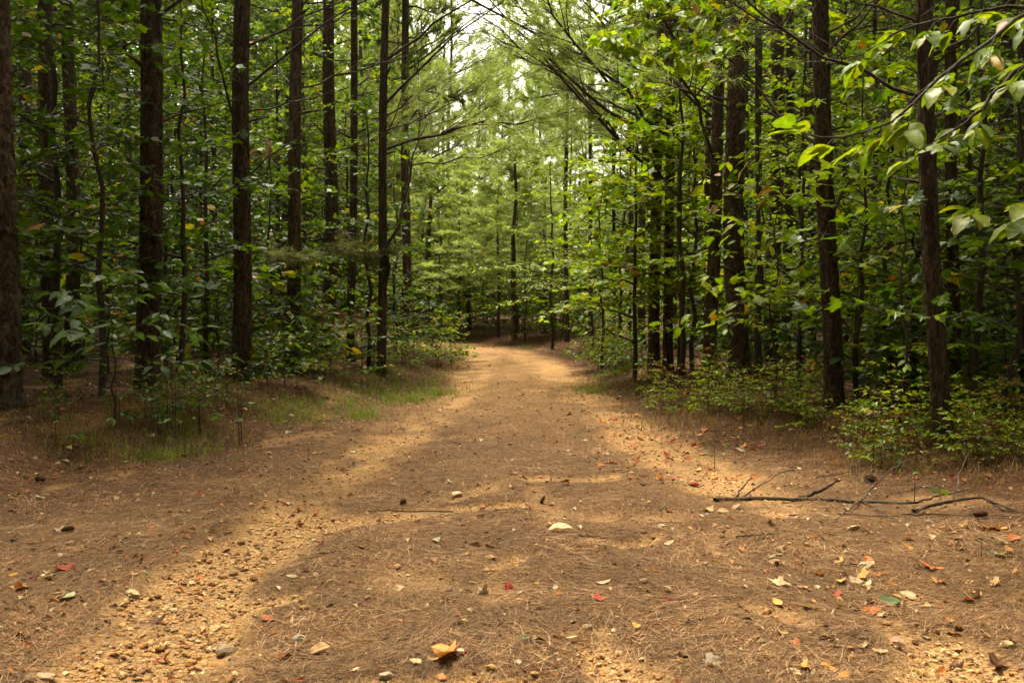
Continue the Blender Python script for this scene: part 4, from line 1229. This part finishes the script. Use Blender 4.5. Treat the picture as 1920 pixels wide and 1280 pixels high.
def stone(px, py, wpx, col, label, group=None, seed=0):
    x, y, z = hit(px, py)
    s = wpx * y / FPX
    col = tuple(np.array(col) * np.array([.72, .64, .54]))
    o = obj('stone', ROCKM[seed % 6], None, (x, y, z + s * .05), (seed * .3 % .4 - .2, (seed * .7) % .4 - .2, seed * 1.9), (s, s, s), col)
    return tag(o, label, 'stone', group)
ST = [
    (840, 1107, 17, (.48, .44, .38), 'whitish grey stone on the needle strip right of centre'),
    (745, 1066, 24, (.55, .38, .19), 'tan wedge-shaped stone on the central needle strip'),
    (562, 1203, 34, (.36, .33, .28), 'grey stone half buried at the left rut edge'),
    (1207, 1092, 22, (.26, .17, .10), 'upright brown stone right of the road centre'),
    (882, 1146, 22, (.52, .38, .20), 'upper of two tan stones above the big curled leaf'),
    (868, 1171, 22, (.50, .34, .16), 'lower of two tan stones above the big curled leaf'),
    (780, 1246, 38, (.60, .46, .28), 'cream stone lying left below the big curled orange leaf'),
    (668, 1260, 22, (.62, .52, .36), 'pale cream stone at the very bottom, left of the curled leaf'),
    (918, 1048, 26, (.50, .36, .19), 'tan stone in the small stone group at centre'),
    (912, 1068, 22, (.40, .26, .12), 'brown stone below the tan stone at centre'),
    (1240, 988, 18, (.62, .56, .45), 'white stone on the sandy patch right of centre'),
    (1262, 995, 16, (.40, .34, .27), 'small grey stone touching the white stone right of centre'),
    (975, 1113, 18, (.58, .48, .32), 'cream stone next to the red leaf in the road centre'),
    (248, 1117, 34, (.62, .50, .32), 'flat cream stone at the left border of the stony rut'),
    (405, 1180, 34, (.55, .42, .22), 'rounded tan stone in the middle of the stony rut'),
    (428, 1222, 52, (.36, .29, .20), 'largest grey-brown stone in the stony left rut'),
    (383, 1245, 24, (.55, .38, .17), 'yellow stone just below the largest rut stone'),
    (345, 1228, 22, (.52, .36, .14), 'yellow stone left of the largest rut stone'),
    (85, 1272, 44, (.44, .34, .22), 'flat stone at the bottom left corner'),
    (972, 1248, 26, (.46, .38, .27), 'grey-tan stone at the bottom right of the curled leaf'),
    (725, 1272, 34, (.42, .36, .26), 'flat grey stone at the bottom edge below the cream stone'),
    (662, 850, 16, (.66, .60, .48), 'lone white stone on the road left of centre'),
    (858, 929, 28, (.68, .58, .38), 'flat cream stone on the middle of the road'),
    (1888, 1215, 32, (.52, .40, .20), 'tan stone in the sandy patch at lower right'),
    (1735, 1196, 24, (.56, .44, .22), 'pale stone at the top of the lower right sandy patch'),
]
for i, a in enumerate(ST): stone(*a, seed=i)
rs = np.random.RandomState(43)
k = 0
while k < 170:
    px, py = rs.uniform(120, 640), rs.uniform(1010, 1275)
    if k > 115: px, py = rs.uniform(560, 1900), rs.uniform(990, 1275)
    x, y, z = hit(px, py)
    sm_ = sand_mask(np.array([x]), np.array([y]))[0]
    if rs.rand() > (sm_ if k <= 115 else max(sm_, .12)): continue
    left = k <= 115
    stone(px, py, (10 + 16 * rs.rand() ** 2) * (.75 + .5 * (py - 1000) / 280), tuple(SAND_C[rs.randint(6)] * rs.uniform(.85, 1.2)),
          'small yellow-tan stone among the many in the washed-out left rut' if left else 'small tan stone lying loose on the needle-covered road',
          'stones in the left rut' if left else 'loose stones on the road', 50 + k)
    k += 1

# ------------------------------------------------------------------ fallen leaves, cones, sticks
def dry_leaf_mesh(kind, v):
    rs = np.random.RandomState(900 + v)
    if kind == 'maple': V, T = leaf_maple(.3, v, 0)
    else: V, T = leaf_ovate(.5 + .08 * (v % 2), .1, .0, 5)
    V = V.copy(); V[:, 0] -= .45
    c = [(.35, .9), (.8, .2), (.15, 1.4), (-.5, .6), (.6, .6)][v % 5]
    V[:, 2] = c[0] * V[:, 0] ** 2 + c[1] * V[:, 1] ** 2 + .12 * np.sin(V[:, 0] * 9 + v) * np.abs(V[:, 1]) + rs.uniform(-.03, .03, len(V))
    V[:, 2] -= V[:, 2].min()
    mb = MB(); mb.add(V, T)
    # leaf stalk
    a = V[np.argmin(V[:, 0])]
    tube(mb, [a, a + np.array([-.16, .04, .03]), a + np.array([-.30, .10, .0])], [.010, .009, .007], 3, np.array([.8, .7, .6]), False)
    return mb.mesh('fallen_' + kind, M_DRYLEAF, False)
DRY = {k: [dry_leaf_mesh(k, v) for v in range(5)] for k in ('maple', 'oval')}
LC = {'red': (.33, .050, .028), 'dark red': (.16, .022, .016), 'rust': (.36, .11, .028), 'orange': (.52, .23, .055), 'tan': (.52, .33, .16), 'cream': (.62, .50, .32),
      'brown': (.15, .075, .035), 'yellow': (.58, .34, .045), 'pink': (.50, .25, .17), 'green': (.10, .16, .05), 'pale green': (.42, .52, .28), 'grey': (.42, .34, .25)}
def fallen(px, py, wpx, kind, col, label, group=None, seed=0, tilt=.15):
    x, y, z = hit(px, py)
    s = wpx * y / FPX * 1.1
    r = np.random.RandomState(seed)
    c = np.array(LC[col]) * (np.array([1., 1., 1.]) if col in ('red', 'rust', 'orange') else np.array([.72, .66, .58])) * r.uniform(.75, 1.15)
    o = obj('fallen_leaf', DRY[kind][seed % 5], None, (x, y, z + .004), (r.normal(0, tilt), r.normal(0, tilt), r.uniform(0, 6.3)), (s, s, s * r.uniform(.6, 1.1)), tuple(c))
    return tag(o, label, 'leaf', group)
FL = [
    (828, 1236, 84, 'maple', 'orange', 'large curled orange-brown lobed leaf at the bottom of the road'),
    (866, 1228, 34, 'oval', 'dark red', 'dark red leaf tucked against the large curled orange leaf'),
    (784, 1226, 30, 'oval', 'brown', 'dark upright leaf at the left of the large curled orange leaf'),
    (600, 1224, 44, 'oval', 'tan', 'rolled tan leaf left of the bottom centre'),
    (128, 1124, 40, 'oval', 'pale green', 'pale green oval leaf on the left needle mat'),
    (120, 1070, 38, 'maple', 'red', 'brick red leaf above the pale green oval leaf'),
    (24, 1080, 18, 'oval', 'yellow', 'small yellow leaf near the left edge'),
    (62, 1088, 26, 'oval', 'dark red', 'maroon leaf right of the small yellow leaf'),
    (42, 1108, 34, 'maple', 'rust', 'rusty leaf under the small yellow leaf'),
    (98, 1033, 20, 'oval', 'cream', 'narrow white leaf on the left needle mat'),
    (130, 1019, 24, 'oval', 'tan', 'curled cream-brown leaf at upper left of the needle mat'),
    (26, 1015, 16, 'oval', 'green', 'small dark green leaf near the left edge'),
    (272, 1074, 24, 'oval', 'green', 'curled dark green leaf above the stony rut'),
    (1050, 998, 46, 'oval', 'cream', 'pale curled leaf in the road centre beyond the red leaves'),
    (1124, 1124, 28, 'maple', 'red', 'red leaf right of centre on the needle strip'),
    (1255, 1128, 28, 'oval', 'dark red', 'dark red leaf farther right of the road centre'),
    (956, 1108, 28, 'maple', 'red', 'bright red leaf beside the cream stone'),
    (908, 1112, 30, 'maple', 'grey', 'curled grey-brown leaf left of the bright red leaf'),
    (1192, 1177, 28, 'oval', 'orange', 'folded orange leaf right of the bottom centre'),
    (1046, 1194, 32, 'oval', 'orange', 'standing orange leaf near the bottom centre'),
    (982, 1200, 22, 'oval', 'green', 'small green leaf near the bottom centre'),
    (1340, 1243, 46, 'maple', 'grey', 'pale grey-tan leaf at the bottom right of centre'),
    (1550, 1200, 34, 'oval', 'brown', 'arched brown leaf on the right needle strip'),
    (1745, 1066, 40, 'maple', 'rust', 'rust-red leaf on the right side, upper'),
    (1862, 994, 44, 'maple', 'orange', 'orange lobed leaf below the right end of the fallen branch'),
    (1632, 1132, 34, 'oval', 'rust', 'curled orange-brown leaf left of the green leaf at lower right'),
    (1670, 1132, 52, 'oval', 'green', 'mottled green leaf at lower right'),
    (1706, 1120, 42, 'oval', 'cream', 'cream leaf lying over the mottled green leaf'),
    (1682, 1204, 30, 'oval', 'pink', 'pinkish leaf at the border of the lower right sandy patch'),
    (1650, 1226, 26, 'maple', 'tan', 'tan leaf below the pinkish leaf'),
    (1765, 1268, 34, 'oval', 'rust', 'red-brown leaf at the bottom right edge'),
    (1568, 1116, 22, 'maple', 'red', 'small red leaf left of the mottled green leaf'),
    (1875, 1250, 40, 'maple', 'brown', 'dark brown crumpled leaf in the lower right corner'),
    (310, 1237, 30, 'maple', 'red', 'crimson leaf among the stones of the left rut'),
    (500, 1162, 30, 'maple', 'rust', 'red-brown leaf on the right border of the stony rut'),
    (290, 1168, 44, 'maple', 'brown', 'brown leaf on the left border of the stony rut'),
    (1328, 958, 30, 'oval', 'tan', 'left one of three pale leaves under the fallen branch'),
    (1356, 960, 26, 'oval', 'tan', 'middle one of three pale leaves under the fallen branch'),
    (1382, 954, 26, 'oval', 'tan', 'right one of three pale leaves under the fallen branch'),
    (1300, 910, 26, 'maple', 'red', 'red leaf left of the thick end of the fallen branch'),
    (1112, 1118, 12, 'oval', 'cream', 'tiny cream leaf beside the red leaf right of centre'),
    (1130, 1094, 28, 'oval', 'cream', 'white crumpled leaf above the red leaf right of centre'),
]
for i, a in enumerate(FL): fallen(*a, seed=i, tilt=.28)
rs = np.random.RandomState(61)
ZN = [  # region, count, size, colours, place words
    ((1120, 780, 1430, 900), 90, (9, 20), ['red', 'rust', 'rust', 'orange'], 'along the sandy right edge of the road'),
    ((1440, 985, 1920, 1275), 78, (14, 34), ['tan', 'rust', 'orange', 'cream', 'brown'], 'on the needles at lower right'),
    ((0, 860, 620, 1110), 36, (10, 24), ['rust', 'cream', 'brown', 'tan', 'dark red'], 'on the needle mat at left'),
    ((540, 800, 1120, 1000), 30, (8, 18), ['rust', 'tan', 'cream', 'brown'], 'on the middle of the road'),
    ((640, 1000, 1440, 1270), 22, (9, 20), ['tan', 'cream', 'rust'], 'on the near road surface'),
]
for rg, nn, szr, cols, words_ in ZN:
    for i in range(nn):
        c = cols[rs.randint(len(cols))]
        fallen(rs.uniform(rg[0], rg[2]), rs.uniform(rg[1], rg[3]), rs.uniform(*szr), 'maple' if rs.rand() < .45 else 'oval', c,
               f'one of the scattered small {c} dry leaves {words_}', f'{c} dry leaves {words_}', int(rs.randint(9999)), .3)

# leaf litter too small and far to pick apart
n = 15000
x = rs.uniform(-11, 11, n); y = 5 + 24 * rs.rand(n) ** 1.3
d, sd, yn = road_dist(x, y); e = d - half_width(yn)
k = (rs.rand(n) < np.where(e > -.2, .75, .12)) & (np.abs(x) < .58 * y + 1)
x, y = x[k], y[k]; q = len(x)
az = rs.uniform(0, 6.3, q)
lm = MB()
pal = np.array([LC[c] for c in ('rust', 'tan', 'brown', 'brown', 'red', 'cream')])
scatter(lm, LR[0] * np.array([1, 1, 1.6]), LR[1], np.stack([x, y, height(x, y) + .012], 1), np.stack([np.cos(az), np.sin(az), rs.normal(0, .25, q)], 1),
        np.stack([rs.normal(0, .4, q), rs.normal(0, .4, q), np.ones(q)], 1), rs.uniform(.03, .10, q), pal[rs.randint(6, size=q)] * rs.uniform(.35, .95, (q, 1)))
n = 24000
x = rs.uniform(-5, 5, n); y = 2.6 + 13 * rs.rand(n) ** 1.25
d, sd, yn = road_dist(x, y)
w8 = .35 + .65 * sstep(.3, 1.6, np.where(sd > 0, d, d * .8)) * sstep(-.2, .2, fbm(x * 1.5, y * 1.5, 161, 3) + .08)
k = rs.rand(n) < w8
x, y = x[k], y[k]; q = len(x); az = rs.uniform(0, 6.3, q)
pal = np.array([LC[c] for c in ('rust', 'tan', 'brown', 'orange', 'brown', 'cream', 'tan')])
scatter(lm, LR[0] * np.array([1, 1, 2.2]), LR[1], np.stack([x, y, height(x, y) + .008], 1), np.stack([np.cos(az), np.sin(az), rs.normal(0, .2, q)], 1),
        np.stack([rs.normal(0, .35, q), rs.normal(0, .35, q), np.ones(q)], 1), .012 + .045 * rs.rand(q) ** 2.5, pal[rs.randint(7, size=q)] * np.array([.85, .76, .66]) * rs.uniform(.3, 1.15, (q, 1)))
tag(obj('leaf_litter', lm.mesh('leaf_litter', M_DRYLEAF)), 'small fallen leaves strewn over the forest floor', 'leaf litter', None, 'stuff')

def cone_mesh():
    mb = MB(); rs = np.random.RandomState(3)
    tube(mb, [(-.42, 0, 0), (-.2, 0, 0), (.2, 0, 0), (.45, 0, 0)], [.10, .17, .14, .03], 8, np.array([.6, .55, .5]))
    for i in range(90):
        t = i / 90; a = i * 2.39996; xx = -.42 + .86 * t
        r = .33 * math.sin(math.pi * min(1, .18 + .80 * t)) ** .7
        d = np.array([.45, math.cos(a), math.sin(a)]); p = np.array([xx, .4 * r * math.cos(a), .4 * r * math.sin(a)])
        tip = np.array([xx + .05, r * math.cos(a), r * math.sin(a)])
        s = np.array([0, -math.sin(a), math.cos(a)]) * .075; up = np.array([.05, 0, 0])
        V = np.array([p - s * .4, p + s * .4, tip + s, tip - s, tip * np.array([1, 1.1, 1.1]) + up])
        mb.add(V, [(2, 4, 3)], [(0, 1, 2, 3)], np.array([1, .85, .75]) * rs.uniform(.7, 1.2))
    return mb.mesh('pine_cone', M_ROTWOOD)
CONE = cone_mesh()
for i, (px, py, w, lab) in enumerate([(1017, 944, 20, 'dark pine cone standing on the middle of the road'), (756, 947, 24, 'dark pine cone at the edge of the crossing sandy streak'), (75, 906, 30, 'pine cone near the left edge on the needle mat'),
                                      (128, 1000, 28, 'pine cone among pale leaves at the left'), (1632, 906, 34, 'pine cone behind the fallen branch under the shrubs'), (1838, 974, 34, 'pine cone below the right end of the fallen branch')]):
    x, y, z = hit(px, py); s = w * y / FPX * .95
    tag(obj('pine_cone', CONE, None, (x, y, z + s * .28), (.4 * i, (.0 if i else -1.1), i * 1.3), (s, s * .72, s * .72), (2.2, 1.8, 1.5)), lab, 'pine cone', 'pine cones on the ground')

def ground_stick(pts, r0, r1, lift=.02, n=7, wob=.006, seed=0):
    """polyline of pixels (or pixel + height above ground) turned into a stick resting on the ground"""
    r = np.random.RandomState(seed)
    P = []
    for p in pts:
        x, y, z = hit(p[0], p[1])
        P.append((x, y, z + lift + (p[2] if len(p) > 2 else 0)))
    P = np.array(P); k = np.linspace(0, 1, 16); kk = np.linspace(0, 1, len(P))
    P = np.stack([np.interp(k, kk, P[:, j]) for j in range(3)], 1); P[1:-1] += r.normal(0, wob, (14, 3))
    mb = MB(); tube(mb, P, np.linspace(r0, r1, 16) * (1 + r.normal(0, .06, 16)), n); return mb
t = tag(obj('fallen_branch', ground_stick([(1340, 942), (1400, 940), (1500, 938), (1600, 945), (1720, 948)], .018, .009, .015, 7, .003).mesh('branch_stem', M_ROTWOOD, True)),
        'long dark fallen branch lying across the right side of the road', 'branch')
for nm_, pts, a, b, s in [('side_branch', [(1500, 938), (1540, 932, .03), (1578, 930, .09)], .017, .006, 1), ('twig', [(1378, 938), (1408, 932, .12)], .008, .003, 2), ('twig', [(1390, 938), (1450, 925, .10), (1500, 905, .12)], .006, .002, 3),
                          ('twig', [(1610, 946), (1650, 930, .10), (1690, 915, .16)], .007, .003, 4), ('twig', [(1610, 946), (1580, 970), (1560, 985)], .005, .002, 5), ('twig', [(1620, 946), (1670, 975), (1690, 985)], .005, .002, 6)]:
    obj(nm_, ground_stick(pts, a, b, .018, 5, .004, s).mesh('branch_' + nm_, M_ROTWOOD, True), t)
t = tag(obj('fallen_branch', ground_stick([(1712, 962), (1780, 950, .02), (1840, 945, .03), (1905, 962)], .012, .007, .014, 6, .003, 8).mesh('branch_stem', M_ROTWOOD, True)),
        'shorter arched fallen branch at the right, beyond the end of the long one', 'branch')
for pts, a, s in [([(1715, 950), (1760, 942, .02), (1815, 930, .03)], .008, 11), ([(1785, 948), (1800, 925, .12), (1815, 905, .18)], .006, 12), ([(1850, 945), (1880, 960), (1920, 968)], .007, 13)]:
    obj('twig', ground_stick(pts, a, .003, .02, 5, .004, s).mesh('branch_twig', M_ROTWOOD, True), t)
SK = [([(1480, 968), (1600, 968), (1700, 972)], 'thin straight stick just below the long fallen branch'), ([(1690, 968), (1800, 966), (1920, 972)], 'thin stick crossing below the arched fallen branch'),
      ([(1530, 902, .02), (1600, 900, .05), (1640, 912)], 'arched twig behind the long fallen branch'), ([(560, 1042), (640, 1036)], 'thin pale stick left of the road centre'),
      ([(1085, 1006), (1140, 1012)], 'small curved twig on the road right of centre'), ([(1275, 1165), (1310, 1170)], 'short pale stick right of the bottom centre'),
      ([(1575, 1062), (1625, 1063)], 'short pale stick on the right needles'), ([(850, 962), (690, 960)], 'twig by the pine cone at the crossing sandy streak'), ([(0, 800), (60, 790, .02), (90, 778)], 'stick under the pine cut off at the left edge'),
      ([(870, 680), (912, 676)], 'dark stick lying across the far road'), ([(868, 718), (905, 714)], 'dark stick on the left edge of the far road'), ([(480, 828), (515, 818)], 'short stick before the grass at left'), ([(1380, 1010), (1450, 1003)], 'thin twig between sandy patch and fallen branch')]
for i, (pts, lab) in enumerate(SK):
    tag(obj('stick', ground_stick(pts, .005, .0025, .008, 5, .003, 20 + i).mesh('stick', M_TWIG, True)), lab, 'stick', 'sticks on the ground')

# ------------------------------------------------------------------ far wood that closes the view
rs = np.random.RandomState(88)
fw = MB(); fl = MB()
for i in range(170):
    y = rs.uniform(60, 95); x = rs.uniform(-.62 * y, .62 * y)
    if abs(x) < 9: continue
    h = rs.uniform(14, 19)
    tube(fw, [(x, y, 0), (x + rs.uniform(-.2, .2), y, h * .5), (x + rs.uniform(-.4, .4), y, h)], [.14, .11, .03], 6)
n = 100000
y = rs.uniform(52, 88, n); x = rs.uniform(-.62, .62, n) * y
zmax = np.where(np.abs(x - .02 * y) < .13 * y, 7.5, 18)
z = np.where(rs.rand(n) < .4, rs.rand(n) * 5, rs.rand(n) * zmax)
az = rs.uniform(0, 6.3, n)
scatter(fl, LR2[0], LR2[1], np.stack([x, y, z], 1), np.stack([np.cos(az), np.sin(az), rs.normal(0, .5, n)], 1), rs.normal(0, 1, (n, 3)),
        rs.uniform(.4, .8, n), leaf_colors(rs, n, GREENS, .02))
# the wood carried on beside and behind the viewer, unseen, added to shade the scene
n = 190000
x = rs.uniform(-42, 42, n); y = rs.uniform(-34, 60, n)
k = np.where(y < -3.8, np.abs(x) > -1, np.where(x > 0, x > .60 * np.maximum(y, 0) + 6.0, -x > .60 * np.maximum(y, 0) + 3.6)) & (np.abs(x) < .6 * np.maximum(y, 0) + 24)
x, y = x[k], y[k]; n = len(x)
z = np.where(rs.rand(n) < .45, rs.rand(n) * 6, rs.uniform(6, 18, n)) + .2
az = rs.uniform(0, 6.3, n)
scatter(fl, LR2[0], LR2[1], np.stack([x, y, z], 1), np.stack([np.cos(az), np.sin(az), rs.normal(0, .5, n)], 1), rs.normal(0, 1, (n, 3)) + np.array([0, 0, .8]), rs.uniform(.45, .85, n), leaf_colors(rs, n, GREENS, .02))
n = 9500   # unseen canopy leaves added high above the viewer to shade the near road
x = rs.uniform(-6, 6, n); y = rs.uniform(-8, 5, n); z = rs.uniform(8.5, 15, n); az = rs.uniform(0, 6.3, n)
scatter(fl, LR2[0], LR2[1], np.stack([x, y, z], 1), np.stack([np.cos(az), np.sin(az), rs.normal(0, .5, n)], 1), rs.normal(0, 1, (n, 3)) + np.array([0, 0, .8]), rs.uniform(.25, .5, n), leaf_colors(rs, n, GREENS, .02))
for i in range(90):  # unseen trunks added beside and behind the viewer with the shading leaves
    y = rs.uniform(-30, 45); x = rs.choice([-1, 1]) * (.6 * max(y, 0) + rs.uniform(5, 22))
    tube(fw, [(x, y, 0), (x + rs.uniform(-.2, .2), y, 9), (x + rs.uniform(-.4, .4), y, 17)], [.14, .11, .03], 6)
t = tag(obj('distant_forest_and_shade_leaves', fl.mesh('distant_forest_and_shade_leaves', M_LEAF)), 'far green wood closing the view, with unseen leaves added around the viewer for shade', 'forest', None, 'stuff')
obj('trunks', fw.mesh('distant_trunks', M_BARK), t)['kind'] = 'stuff'
print('objects', len(bpy.data.objects), 'tris', sum(len(m.loop_triangles) or sum(len(p.vertices) - 2 for p in m.polygons) for m in bpy.data.meshes))
